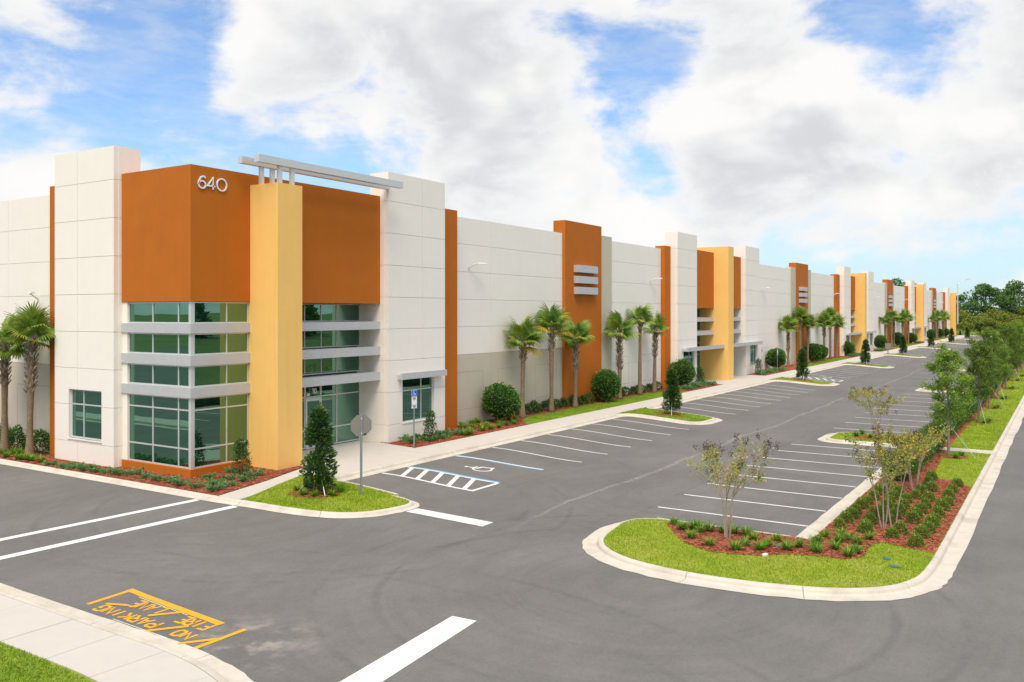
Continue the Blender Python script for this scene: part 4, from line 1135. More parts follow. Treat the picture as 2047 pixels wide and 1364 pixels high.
# ------------------------------------------------------------------ wall lamps
lampA = MB().tube([(0, 0, 0), (0, -0.10, 0.06), (0.10, -0.42, 0.24), (0.25, -0.62, 0.30)], 0.045, 8)
lampA.box(-0.09, 0.09, -0.02, 0.03, -0.12, 0.14)
lampH = MB()
hv = []
for i, t in enumerate(np.linspace(0, 1, 7)):
    w = 0.07 + 0.14 * math.sin(math.pi * min(1, t * 0.8 + 0.15)); c_ = (0.22 + 0.78 * t, -0.60 - 0.30 * t)
    n_ = (0.36, 0.93)
    hv += [(c_[0] - n_[0]*w, c_[1] + n_[1]*w*0.0 - w*0.9, 0.30), (c_[0] + n_[0]*w, c_[1] + w*0.9, 0.30), (c_[0] + n_[0]*w*0.7, c_[1] + w*0.6, 0.39), (c_[0] - n_[0]*w*0.7, c_[1] - w*0.6, 0.39)]
hf = []
for i in range(6):
    for q in range(4): hf.append((4*i+q, 4*i+(q+1) % 4, 4*i+4+(q+1) % 4, 4*i+4+q))
hf += [(3, 2, 1, 0), (24, 25, 26, 27)]
lampH.add(hv, hf)
meA, meH = lampA.mesh('arm'), lampH.mesh('lamp_head')
for k, (x, y, z, rz) in enumerate([(41.0, YW, 9.0, 0), (66.85, YW, 9.0, 0), (97.8, YW, 9.0, 0), (132.9, YW, 9.0, 0), (164.9, YW, 9.0, 0), (197.5, YW, 9.0, 0), (258.3, YW, 9.0, 0), (22.30, 40.55, 7.05, -math.pi/2)]):
    lab = 'white curved arm lamp on the side street wall above the leftmost palms' if rz else 'white curved arm lamp high on the facade, %s from the corner' % ORD[k]
    t = thing('wall_lamp', lab, 'wall lamp', (x, y, z), rz, 'curved arm lamps on the walls')
    t.scale = (0.8, 0.8, 0.8)
    obj('arm', meA, M_LAMP, t); obj('lamp_head', meH, M_LAMP, t)
# ------------------------------------------------------------------ plants
def unit(a):
    return a / np.maximum(np.linalg.norm(a, axis=1, keepdims=True), 1e-9)
def leaf_cards(P, D, L, W, T, fold=0.25):
    """diamond leaves at P pointing along D"""
    n = len(P)
    D = unit(D)
    r_ = unit(rng.normal(size=(n, 3)))
    S = unit(np.cross(D, r_)); U = np.cross(S, D)
    L = (L * (0.7 + 0.6 * rng.random(n)))[:, None]; W = (W * (0.7 + 0.6 * rng.random(n)))[:, None]
    V = np.empty((n, 4, 3))
    V[:, 0] = P; V[:, 1] = P + D * L * 0.5 + S * W * 0.5 + U * W * fold
    V[:, 2] = P + D * L; V[:, 3] = P + D * L * 0.5 - S * W * 0.5 + U * W * fold
    return V.reshape(-1, 3), np.arange(4 * n).reshape(-1, 4), np.clip(T, 0, 1)
def merge(parts):
    Vs, Fs, Ts = [], [], []; k = 0
    for V, F, T in parts:
        Vs.append(V); Fs.append(F + k); Ts.append(T); k += len(V)
    return np.concatenate(Vs), np.concatenate(Fs), np.concatenate(Ts)
def lumpy(D, seed, amp, freq=2.2):
    r_ = np.random.default_rng(seed); o = np.zeros(len(D))
    for k in range(5):
        q = r_.normal(size=3) * freq; o += np.sin(D @ q + r_.random() * 6.28)
    return 1 + amp * o / 2.2

# --- sabal palms
def frond_data(seed):
    r_ = np.random.default_rng(seed)
    pet = 0.48 + 0.2 * r_.random(); nb = 34; Rb = 0.80 + 0.12 * r_.random(); droop = 0.18 + 0.42 * r_.random()
    V = []; F = []; T = []
    def q(a, b, c, d, t):
        n = len(V); V.extend([a, b, c, d]); F.append((n, n+1, n+2, n+3)); T.append(t)
    # petiole
    for i in range(3):
        x0, x1 = pet * i / 3, pet * (i + 1) / 3; z0, z1 = -0.10 * (x0 / pet) ** 2, -0.10 * (x1 / pet) ** 2
        q((x0, -0.018, z0), (x1, -0.014, z1), (x1, 0.014, z1), (x0, 0.018, z0), 0.55)
        q((x0, 0, z0 - .02), (x1, 0, z1 - .018), (x1, 0, z1 + .018), (x0, 0, z0 + .02), 0.6)
    base_t = 0.30 + 0.25 * r_.random()
    for k in range(nb):
        a = (k / (nb - 1) - 0.5) * R(285)
        l = Rb * (1.0 - 0.34 * abs(a) / R(142)) * (0.85 + 0.3 * r_.random())
        bx = pet + 0.22 * math.cos(a * 0.5) ** 2 * (1 - abs(a) / R(160)); bz = -0.10
        w0 = 0.034; t = base_t + r_.normal() * 0.16
        prev = None
        fold = 0.30 * math.cos(a) + (0.05 if k % 2 else -0.02)
        for s_ in range(5):
            u = s_ / 4
            rr_ = l * u
            x = bx + math.cos(a) * rr_ * (1 - 0.10 * u * droop); y = math.sin(a) * rr_
            z = bz + fold * rr_ * (1 - u) - droop * l * (0.34 * u ** 2 + 0.30 * u ** 3.2) - 0.22 * abs(math.sin(a)) * rr_
            w = w0 * (0.55 + 1.5 * u) * (1 - u) ** 0.55 + 0.003
            n_ = (-math.sin(a), math.cos(a))
            cur = ((x + n_[0]*w, y + n_[1]*w, z), (x - n_[0]*w, y - n_[1]*w, z - 0.012))
            if prev: q(prev[0], cur[0], cur[1], prev[1], min(1, max(0, t + 0.12 * u)))
            prev = cur
    return np.array(V, float), np.array(F), np.array(T)
FR = [frond_data(70 + i) for i in range(5)]
FR_ME = [np_mesh('frond', *f) for f in FR]
FR_OLD = []
for V, F, T in FR[:2]:
    FR_OLD.append(np_mesh('frond', V * np.array([1, 0.8, 1.25]), F, np.clip(T + 0.45, 0, 1)))
def palm_trunk(h, lean, boots_from, seed):
    r_ = np.random.default_rng(seed)
    mb = MB(); n = 16
    pts = []; rad = []
    for i in range(n + 1):
        t = i / n
        pts.append((lean[0] * t ** 1.6, lean[1] * t ** 1.6, -0.12 + (h + 0.12) * t))
        rad.append(0.175 * (1.22 - 0.42 * min(1, t * 6) + 0.08 * math.sin(9 * t + seed)) * (1.0 - 0.08 * t) + 0.006 * (i % 2))
    mb.tube(pts, rad, 12)
    tm = mb
    bt = MB()
    z = h * boots_from; a = r_.random() * 6.28; 
    while z < h + 0.12:
        t = z / h
        c_ = Vector((lean[0] * t ** 1.6, lean[1] * t ** 1.6, z))
        o = Vector((math.cos(a), math.sin(a), 0)); s_ = Vector((-o.y, o.x, 0))
        fl = 0.14 + 0.07 * r_.random() + 0.10 * max(0, (z - h * 0.8) / h)
        tint = float(np.clip(0.45 + r_.normal() * 0.25, 0, 1))
        cr = 0.10
        p0 = c_ + o * 0.13; p1 = c_ + o * (0.17 + fl * 0.45) + Vector((0, 0, 0.24))
        for sg in (-1, 1):     # forked boot, two prongs crossing like a basket
            q0 = p0 + s_ * 0.015 * sg; q1 = p1 + s_ * cr * sg
            bt.add([q0 - s_*0.045, q0 + s_*0.045, q1 + s_*0.036, q1 - s_*0.036, q0 + o*0.03, q1 + o*0.04], [(0,1,2,3), (0,3,5,4), (1,4,5,2), (3,2,5)], tint)
        a += 2.399; z += 0.042 + 0.01 * r_.random()
    return tm, bt
def palm(loc, h, seed, label, boots=0.55, lean=(0, 0), detail=True, group=None, nfr=None, scale=0.97, old=0):
    nfr = nfr or 14 + (seed * 5) % 6
    scale *= 0.93
    t = thing('palm_tree', label, 'palm tree', loc, 0, group)
    r_ = np.random.default_rng(seed)
    tm, bt = palm_trunk(h, lean, boots, seed)
    tr = obj('trunk', tm, M_TRUNK, t, smooth=True)
    obj('leaf_bases', bt, M_BOOT, tr)
    top = (lean[0], lean[1], h + 0.05)
    cr = None; parts = []
    az = r_.random() * 6.28
    for k in range(nfr):
        u = (k + 0.5) / nfr
        el = R(82 - 94 * u ** 0.9) + r_.normal() * 0.14
        az += 2.399 + r_.normal() * 0.15
        i = int(r_.integers(5)); s_ = scale * (0.90 + 0.25 * r_.random())
        zb = top[2] + 0.10 * (1 - u) - 0.12 * u
        isold = k >= nfr - old
        me = FR_OLD[i % 2] if isold else FR_ME[i]
        rot = Euler((r_.normal() * 0.25, -el, az))
        if detail:
            if cr is None: cr = t
            f = obj('frond', me, M_PALM, cr, loc=(top[0], top[1], zb), rot=rot)
            f.scale = (s_, s_, s_)
            if isold: f['label'] = 'yellowing lower frond'
        else:
            m = np.array(rot.to_matrix()) * s_
            V, F, T = FR[i]
            parts.append((V @ m.T + np.array([top[0], top[1], zb]), F, T))
    if parts:
        V, F, T = merge(parts)
        obj('crown', np_mesh('crown', V, F, T), M_PALM, t)
    return t
GP = 'sabal palms along the walls'
palm((45.04, 28.1, 0), 4.75, 1, 'palm with grey ragged trunk top, leftmost of the three before the beige wall', 0.72, (0.22, 0.05), group=GP, old=1)
palm((48.75, 28.2, 0), 5.55, 2, 'tallest of the three palms by the first orange pylon, with yellowing fronds', 0.70, (0.05, 0.0), group=GP, old=3)
palm((51.97, 28.2, 0), 4.70, 3, 'palm with patterned trunk right in front of the first orange pylon', 0.52, (0.1, 0), group=GP, scale=0.92)
palm((58.7, 28.1, 0), 5.0, 4, 'palm beside the beige strip with a thick basket weave trunk', 0.42, (-0.10, 0.0), group=GP, old=1)
palm((62.5, 28.2, 0), 5.9, 5, 'tallest smooth trunked palm between first pylon and second entrance', 0.86, (0.05, 0), group=GP, scale=0.9)
palm((65.1, 28.1, 0), 5.15, 6, 'slim palm with one long drooping frond next to the orange strip', 0.55, (0.22, 0), group=GP, scale=0.82, old=1)
palm((20.95, 40.9, 0), 4.95, 7, 'palm at the left edge of the picture against the side street wall', 0.62, (0.0, 0), group=GP)
palm((21.0, 38.9, 0), 5.4, 8, 'palm beside the orange strip on the side street wall', 0.52, (0.1, -0.05), group=GP)
far_p = [(105.0, 4.8, 0.35), (110.5, 5.8, 0.8), (114.2, 5.0, 0.5), (123.0, 5.1, 0.6), (126.6, 5.8, 0.7), (130.6, 4.9, 0.4)]
for k, (x, h, b) in enumerate(far_p):
    palm((x, 28.2, 0), h, 20 + k, '%s palm after the second entrance, counting away from the corner' % ORD[k], b, detail=False, group=GP, nfr=22)
for m_ in (1, 2):
    for k, (x, h, b) in enumerate(far_p):
        if m_ == 2 and k > 5: continue
        palm((x + 65.4 * m_ + (0.7 if k % 2 else -0.5), 28.2, 0), h + 0.1 * (k % 3), 40 + 10 * m_ + k, '%s palm after the %s entrance, counting away from the corner' % (ORD[k], ORD[m_ + 1]), b, detail=False, group=GP, nfr=16)

# --- clipped globe shrubs
def globe_mesh(seed, n=5200, rad=1.15, zc=1.40, sq=0.95, leaf=(0.15, 0.085)):
    D = unit(rng.normal(size=(n, 3)))
    k = 1 - 0.20 * rng.random(n) ** 1.6
    r_ = rad * lumpy(D, seed, 0.085, 4.0) * k
    P = D * r_[:, None] * np.array([1, 1, sq]) + np.array([0, 0, zc])
    Dir = D + 0.75 * rng.normal(size=(n, 3)) + np.array([0, 0, 0.35])
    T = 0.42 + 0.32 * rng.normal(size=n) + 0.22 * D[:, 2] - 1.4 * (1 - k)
    a = leaf_cards(P, Dir, leaf[0], leaf[1], T)
    sp = int(n * 0.07)
    D2 = unit(rng.normal(size=(sp, 3))); P2 = D2 * (rad * (1.0 + 0.09 * rng.random(sp)))[:, None] * np.array([1, 1, sq]) + np.array([0, 0, zc])
    b = leaf_cards(P2, D2 + 0.3 * rng.normal(size=(sp, 3)), leaf[0] * 1.1, leaf[1], 0.8 + 0.2 * rng.random(sp))
    return np_mesh('foliage', *merge([a, b]))
def stems_mesh(seed, n=6, h=1.1, spread=0.5, r0=0.03):
    r_ = np.random.default_rng(seed); mb = MB()
    for k in range(n):
        a = r_.random() * 6.28; s_ = spread * (0.4 + 0.6 * r_.random())
        mb.tube([(0.06*math.cos(a), 0.06*math.sin(a), -0.05), (s_*0.35*math.cos(a), s_*0.35*math.sin(a), h*0.4), (s_*math.cos(a), s_*math.sin(a), h)], [r0, r0*0.8, r0*0.5], 6)
    return mb.mesh('stems')
GLOBES = [globe_mesh(11), globe_mesh(12), globe_mesh(13)]
inner = None
GSTEM = stems_mesh(5)
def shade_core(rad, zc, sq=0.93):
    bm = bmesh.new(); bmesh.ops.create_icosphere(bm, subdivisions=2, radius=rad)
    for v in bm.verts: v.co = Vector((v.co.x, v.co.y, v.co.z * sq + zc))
    me = bpy.data.meshes.new('inner_shade'); bm.to_mesh(me); bm.free(); return me
M_INSHADE = mat('dark_inner_shade', (0.02, 0.035, 0.012), 0.95, noise=(12, 0.4))  # near-black for solid cores that stand in for shade deep in the foliage
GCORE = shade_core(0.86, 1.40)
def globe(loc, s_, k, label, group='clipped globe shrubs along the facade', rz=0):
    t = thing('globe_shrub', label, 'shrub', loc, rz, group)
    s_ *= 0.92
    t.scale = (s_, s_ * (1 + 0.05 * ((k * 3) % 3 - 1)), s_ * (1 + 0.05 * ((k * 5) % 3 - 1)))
    f = obj('foliage', GLOBES[k % 3], M_GLOBE, t); obj('stems', GSTEM, M_PALEBARK, t); obj('inner_shade', GCORE, M_INSHADE, f)
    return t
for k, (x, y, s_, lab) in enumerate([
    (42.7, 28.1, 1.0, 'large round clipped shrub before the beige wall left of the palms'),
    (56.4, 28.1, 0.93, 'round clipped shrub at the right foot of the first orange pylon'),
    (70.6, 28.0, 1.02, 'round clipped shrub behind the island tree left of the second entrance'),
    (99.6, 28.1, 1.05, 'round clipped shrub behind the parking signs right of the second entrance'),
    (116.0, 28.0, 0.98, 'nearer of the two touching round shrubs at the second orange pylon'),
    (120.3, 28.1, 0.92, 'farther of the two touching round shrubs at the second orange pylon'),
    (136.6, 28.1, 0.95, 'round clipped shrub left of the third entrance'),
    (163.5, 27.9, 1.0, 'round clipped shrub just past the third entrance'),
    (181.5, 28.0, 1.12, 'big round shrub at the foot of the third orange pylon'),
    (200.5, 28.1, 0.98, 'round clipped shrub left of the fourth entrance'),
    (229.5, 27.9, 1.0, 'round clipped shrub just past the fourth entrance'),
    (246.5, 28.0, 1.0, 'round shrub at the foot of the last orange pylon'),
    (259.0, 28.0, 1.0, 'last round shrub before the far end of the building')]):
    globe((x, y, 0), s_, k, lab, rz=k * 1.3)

# --- dark conical trees on the islands, with guy stakes
def cone_mesh(seed, n=4600, h=2.95, rad=0.60, leaf=(0.12, 0.065), z0=0.28):
    r0 = np.random.default_rng(seed)
    nb = 120
    bz = z0 + (h - z0 - 0.1) * np.sort(r0.random(nb)) ** 1.05
    u = (bz - z0) / (h - z0)
    prof = rad * (np.minimum(1, 0.62 + 2.2 * u) * (1 - u) ** 0.72 + 0.10)
    prof *= 0.80 + 0.40 * r0.random(nb)
    ba = r0.random(nb) * 6.28
    c = np.stack([np.cos(ba) * prof * 0.72, np.sin(ba) * prof * 0.72, bz], 1)
    k = r0.integers(nb, size=n)
    D = unit(r0.normal(size=(n, 3)))
    P = c[k] + D * (0.17 * (0.55 + 0.45 * r0.random(n)))[:, None] * np.array([1.15, 1.15, 0.85])
    rad_ = P.copy(); rad_[:, 2] = 0
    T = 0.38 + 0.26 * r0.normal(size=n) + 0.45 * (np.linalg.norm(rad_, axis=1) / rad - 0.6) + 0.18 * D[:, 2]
    top = r0.normal(size=(60, 3)) * np.array([0.05, 0.05, 0.12]) + np.array([0, 0, h - 0.08])
    return np_mesh('foliage', *merge([leaf_cards(P, unit(rad_) * 0.8 + D * 0.8 + np.array([0, 0, 0.5]), leaf[0], leaf[1], T),
                                      leaf_cards(top, r0.normal(size=(60, 3)) * 0.4 + np.array([0, 0, 1.0]), leaf[0], leaf[1], 0.6 + 0.3 * r0.random(60))]))
CONES = [cone_mesh(21), cone_mesh(22), cone_mesh(23)]
CTR = MB().tube([(0, 0, -0.1), (0, 0, 1.2), (0, 0, 2.6)], [0.05, 0.035, 0.01], 7).mesh('trunk')
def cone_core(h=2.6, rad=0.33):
    return MB().tube([(0, 0, 0.45), (0, 0, 0.9), (0, 0, 1.6), (0, 0, h)], [rad * 0.3, rad * 0.62, rad * 0.45, 0.03], 9).mesh('inner_shade')
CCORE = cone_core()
STK = []
for a in (200, 320, 80):
    d = (math.cos(R(a)), math.sin(R(a)))
    STK.append(MB().tube([(d[0]*0.03, d[1]*0.03, 0.95), (d[0]*0.75, d[1]*0.75, 0.02)], 0.016, 5).mesh('guy_stake'))
def cone_tree(loc, s_, k, label, rz=0, stakes=True):
    t = thing('conical_tree', label, 'tree', loc, rz, 'dark conical trees on the parking islands'); t.scale = (s_, s_, s_)
    f = obj('crown', CONES[k % 3], M_CONE, t); obj('trunk', CTR, M_BARK, t); obj('inner_shade', CCORE, M_INSHADE, f)
    if stakes:
        for me in STK: obj('guy_stake', me, M_WHITEPLASTIC, t)
    return t
zi = lambda x, y: float(G(x, y)) + 0.12
cone_tree((22.55, 22.65, zi(22.55, 22.65)), 1.02, 0, 'dark conical tree staked on the peninsula behind the stop sign', R(40))
for k, (x, y) in enumerate([(52.6, 21.5), (86.6, 21.9), (117.3, 21.8), (146.8, 21.8), (181.2, 22.0), (213.0, 21.8), (247.4, 21.8)]):
    cone_tree((x, y, zi(x, y)), 0.98 + 0.03 * ((k * 7) % 3), k + 1, 'dark conical tree on the %s parking island along the building' % ORD[k], k * 2.1)
for k, (x, y, h) in enumerate([(285, 22.0, 1.0), (296, 25.5, 0.65), (281.5, 26.6, 0.62)]):
    cone_tree((x, y, -0.72), h * 1.05, k, ['dark conical tree beyond the far end of the lot', 'small light conical tree in the weeds past the lot', 'smallest conical tree by the far corner of the building'][k], k, False)
# small conical shrubs at the entrances
SC = cone_mesh(31, 1300, 1.45, 0.30, (0.085, 0.045), 0.06)
for k, (x, y, s_, lab) in enumerate([(23.15, 27.5, 1.0, 'small conical shrub in front of the corner glass beside the yellow pillar'), (34.75, 27.15, 1.0, 'small conical shrub under the window right of the blue sign'),
    (73.9, 27.6, 1.12, 'small conical shrub left of the second entrance'), (90.6, 27.4, 1.1, 'small conical shrub right of the second entrance'), (139.0, 27.6, 1.1, 'small conical shrub left of the third entrance')]):
    t = thing('conical_shrub', lab, 'shrub', (x, y, 0), k * 1.7, 'small conical shrubs by the entrances'); t.scale = (s_,) * 3
    obj('foliage', SC, M_CONE, t); obj('stem', CTR, M_BARK, t).scale = (0.4, 0.4, 0.45)

# --- junipers: low feathery spreaders
def juniper_mesh(seed, n=420):
    r0 = np.random.default_rng(seed)
    na = 13; az = r0.random(na) * 6.28; ln = 0.22 + 0.22 * r0.random(na); el = 0.25 + 0.5 * r0.random(na)
    k = r0.integers(na, size=n); u = r0.random(n) ** 0.7
    x = np.cos(az[k]) * ln[k] * u * np.cos(el[k]); y = np.sin(az[k]) * ln[k] * u * np.cos(el[k]); z = 0.04 + np.sin(el[k]) * ln[k] * u - 0.06 * u * u
    P = np.stack([x, y, z], 1) + r0.normal(size=(n, 3)) * 0.018
    D = np.stack([np.cos(az[k]), np.sin(az[k]), 0.55 + 0 * u], 1) + r0.normal(size=(n, 3)) * 0.5
    return np_mesh('foliage', *leaf_cards(P, D, 0.11, 0.032, 0.25 + 0.5 * u + 0.2 * r0.normal(size=n)))
JUN = [juniper_mesh(s_) for s_ in (1, 2, 3, 4)]
JST = MB().tube([(0, 0, -0.03), (0.03, 0, 0.05), (0.14, 0.03, 0.10)], [0.012, 0.01, 0.005], 5).mesh('stem')
def low_plant(name, meshes, m, x, y, z, s_, k, label, cat, group, stem=None, rz=None):
    t = thing(name, label, cat, (x, y, z), (k * 2.13) if rz is None else rz, group); t.scale = (s_, s_, s_)
    obj('foliage', meshes[k % len(meshes)], m, t)
    if stem is not None: obj('stem', stem, M_BARK, t)
    return t
jc = [(20.35, 36.05), (20.35, 34.9), (20.4, 34.3), (20.45, 33.7), (20.4, 33.0), (20.55, 32.3), (20.6, 31.6), (20.9, 31.1), (20.75, 30.1), (20.7, 29.35), (20.75, 28.6), (20.55, 27.85), (20.6, 26.9), (21.93, 27.95), (21.25, 26.75), (20.5, 25.85), (22.24, 27.16), (21.35, 26.1), (22.4, 26.4), (23.24, 26.85), (23.3, 28.3)]
for k, (x, y) in enumerate(jc):
    lab = '%s juniper from the left along the side street bed at the glass corner' % ORD[k] if k < 13 else ['juniper nearest the glass corner right of the side bed', 'juniper in the middle of the corner bed', 'juniper at the very tip of the corner bed', 'juniper behind the middle one of the corner bed', 'juniper beside the walkway edge of the corner bed', 'second juniper along the walkway edge before the pillar', 'juniper closest to the yellow pillar', 'juniper at the foot of the glass beside the conical shrub'][k-13]
    low_plant('juniper', JUN, M_JUN, x, y, 0.0, 0.82 + 0.25 * ((k * 5) % 4) / 4, k, lab, 'juniper', 'low junipers in the corner bed', JST)
js = [(33.4, 27.2), (33.9, 27.9), (34.6, 27.75), (34.3, 26.95), (35.2, 26.95), (35.8, 27.2), (36.7, 27.25), (37.2, 26.85), (36.3, 27.5)]
for k, (x, y) in enumerate(js):
    low_plant('juniper', JUN, M_JUN, x, y, 0.0, 1.15, k + 1, '%s juniper from the blue sign post in the bed under the window' % ORD[k], 'juniper', 'junipers under the first tower window', JST)
for q, x0 in enumerate(MODS):
    for side, (a, b) in enumerate(((x0 - 1.5, x0 + 4.9), (x0 + 19.0, x0 + 27.5))):
        n = 12
        for k in range(n):
            x = a + (b - a) * (k + 0.5) / n; y = 26.75 + 0.75 * ((k * 37) % 10) / 10
            if q == 2 and side == 1 and k > 6: break
            low_plant('juniper', JUN, M_JUN, x, y, 0.0, 1.35, k, '%s juniper from the near end of the bed %s the %s entrance' % (ORD[k], 'left of' if side == 0 else 'right of', ORD[q+1]), 'juniper', 'junipers at the farther entrances')

# --- grass-like clumps
def clump_mesh(seed, n=75, L=0.36, w=0.016, up=0.9):
    r0 = np.random.default_rng(seed)
    V = []; F = []; T = []
    for k in range(n):
        a = r0.random() * 6.28; l = L * (0.6 + 0.6 * r0.random()); out = 0.25 + 0.75 * r0.random(); t = float(np.clip(0.42 + 0.28 * r0.normal(), 0, 1))
        b = np.array([math.cos(a), math.sin(a)]) * 0.06 * r0.random(); ww = w * (0.7 + 0.6 * r0.random()); prev = None
        for s_ in range(4):
            u = s_ / 3
            p = b + np.array([math.cos(a), math.sin(a)]) * l * out * (u ** 1.3)
            z = l * up * (u - 0.55 * out * u ** 2.2) + 0.0
            q = ww * (1 - u) ** 0.6 + 0.001
            n_ = np.array([-math.sin(a), math.cos(a)]) * q
            cur = ((p[0] + n_[0], p[1] + n_[1], z), (p[0] - n_[0], p[1] - n_[1], z))
            if prev:
                i = len(V); V += [prev[0], prev[1], cur[1], cur[0]]; F.append((i, i+1, i+2, i+3)); T.append(t + 0.1 * u)
            prev = cur
    return np_mesh('blades', np.array(V), np.array(F), np.clip(np.array(T), 0, 1))
LIR = [clump_mesh(s_) for s_ in (1, 2, 3)]
def clump(x, y, z, s_, k, label, group, m=None, ms=LIR):
    t = obj('grass_clump', ms[k % len(ms)], m or M_LIRI, loc=(x, y, z), rot=(0, 0, k * 1.9), label=label, cat='grass clump', group=group)
    t.scale = (s_, s_, s_)
    return t
liri = [(25.85, 10.47), (25.37, 10.01), (25.63, 9.78), (25.88, 9.73), (25.34, 9.41), (25.64, 9.26), (24.52, 9.42), (24.03, 8.68), (25.7, 8.85), (25.75, 8.55), (25.82, 8.17), (25.34, 7.82), (24.58, 7.82), (23.98, 7.9), (24.35, 7.32), (24.84, 7.26), (25.6, 7.2), (24.76, 6.68), (25.25, 6.49), (24.97, 5.93), (26.82, 6.13), (26.02, 6.16), (25.3, 6.05), (27.22, 5.74), (26.91, 5.44), (26.43, 5.64), (25.59, 5.56), (26.47, 5.13), (27.21, 4.97), (25.04, 5.11), (25.5, 4.98)]
for k, (x, y) in enumerate(liri):
    side = 'left of the multi stem tree' if y > 9.1 else ('around the foot of the multi stem tree' if y > 8 else ('between the multi stem tree and the kerb corner' if y > 6.6 else 'right of the kerb corner by the boxwoods'))
    idx = [i for i, p in enumerate(liri) if ('left of the multi stem tree' if p[1] > 9.1 else ('around the foot of the multi stem tree' if p[1] > 8 else ('between the multi stem tree and the kerb corner' if p[1] > 6.6 else 'right of the kerb corner by the boxwoods'))) == side].index(k)
    clump(x, y, -0.4 + 0.13, 0.95 + 0.2 * ((k * 3) % 4) / 4, k, '%s grass clump from the left %s' % (ORD[idx], side), 'bright grass clumps on the right island')
for k, (x, y) in enumerate([(21.87, 22.75), (22.0, 22.3), (22.5, 21.98), (23.1, 22.15), (23.35, 22.4), (22.2, 23.4)]):
    clump(x, y, zi(x, y) + 0.01, 0.95, k, '%s grass clump counting clockwise round the peninsula tree' % ORD[k], 'grass clumps round the peninsula tree')
M_LIRID = mat('dark_liriope', None, 0.55, tint=[(0.025, 0.08, 0.02), (0.05, 0.14, 0.025), (0.11, 0.21, 0.03)], trans=0.3)
sp = [(39.6, 28.7), (40.9, 28.9), (41.5, 28.95), (39.0, 28.2), (39.3, 27.8), (38.0, 27.0), (36.9, 26.6), (37.3, 26.5), (39.7, 27.5), (38.8, 26.75), (40.4, 27.6), (39.65, 26.8)]
for k, (x, y) in enumerate(sp):
    clump(x, y, 0, 1.3, k, '%s dark grass clump from the orange strip in the bed before the globe shrub' % ORD[k], 'dark grass clumps in the facade bed', M_LIRID)
sp2 = [(40.45, 26.75), (41.5, 26.95), (42.2, 26.9), (43.0, 27.3), (43.9, 27.9), (44.0, 28.4), (41.6, 27.5)]
for k, (x, y) in enumerate(sp2):
    clump(x, y, 0, 1.1, k + 1, '%s grass clump at the lawn end of the bed before the globe shrub' % ORD[k], 'dark grass clumps in the facade bed', M_LIRID)
ls = [(20.35, 39.6), (21.02, 40.3), (21.1, 39.8), (20.35, 38.6), (20.45, 38.2), (20.45, 37.75), (20.5, 37.1), (20.6, 40.8)]
for k, (x, y) in enumerate(ls):
    clump(x, y, 0, 1.25, k, '%s grass clump from the left under the side street palms' % ORD[k], 'grass clumps under the side street palms', M_LIRID if k % 2 else None)

# --- small leafy shrubs: wall row, side street, hedges
def bush_mesh(seed, n=420, rx=0.28, h=0.55, leaf=(0.08, 0.045), name='foliage'):
    r0 = np.random.default_rng(seed)
    D = unit(r0.normal(size=(n, 3))); D[:, 2] = np.abs(D[:, 2])
    k = 0.55 + 0.45 * r0.random(n) ** 0.5
    rr_ = lumpy(D, seed, 0.13, 3.0) * k
    P = D * rr_[:, None] * np.array([rx, rx, h])
    P[:, 2] += 0.04
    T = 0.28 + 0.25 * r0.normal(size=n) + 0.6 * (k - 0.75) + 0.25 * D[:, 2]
    return np_mesh(name, *leaf_cards(P, D + 0.6 * r0.normal(size=(n, 3)) + np.array([0, 0, 0.4]), leaf[0], leaf[1], T))
WB = [bush_mesh(s_, 260, 0.30, 0.52, (0.11, 0.07)) for s_ in (1, 2, 3)]
wx = [46.1, 46.9, 47.7, 48.2, 49.2, 49.9, 50.8, 51.7, 52.6, 53.3, 54.2, 55.0, 57.4, 58.2] 
for k, x in enumerate(wx):
    low_plant('small_shrub', WB, M_CONE, x, 28.75 if x > 52 else 28.95, 0, 1.0 + 0.15 * (k % 3), k, '%s small dark shrub along the wall foot behind the first palms' % ORD[k], 'shrub', 'row of small shrubs at the wall foot')
for k, x in enumerate([59.8, 60.7, 61.6, 62.9, 63.6, 64.4, 66.0, 66.9, 67.8]):
    low_plant('small_shrub', WB, M_CONE, x, 28.95, 0, 1.1, k + 1, '%s small dark shrub from the beige strip towards the second entrance' % ORD[k], 'shrub', 'row of small shrubs at the wall foot')
SB = [bush_mesh(s_, 900, 0.55, 1.05, (0.12, 0.07)) for s_ in (7, 8)]
for k, (x, y, lab) in enumerate([(22.0, 39.6, 'leafy shrub between right palm and orange strip on the side street'), (21.8, 41.4, 'leafy shrub between the two side street palms'), (21.9, 43.2, 'leafy shrub left of the side street palms at the picture edge')]):
    low_plant('leafy_shrub', SB, M_GLOBE, x - 0.1, y, 0, 0.95, k, lab, 'shrub', 'leafy shrubs under the side street palms')

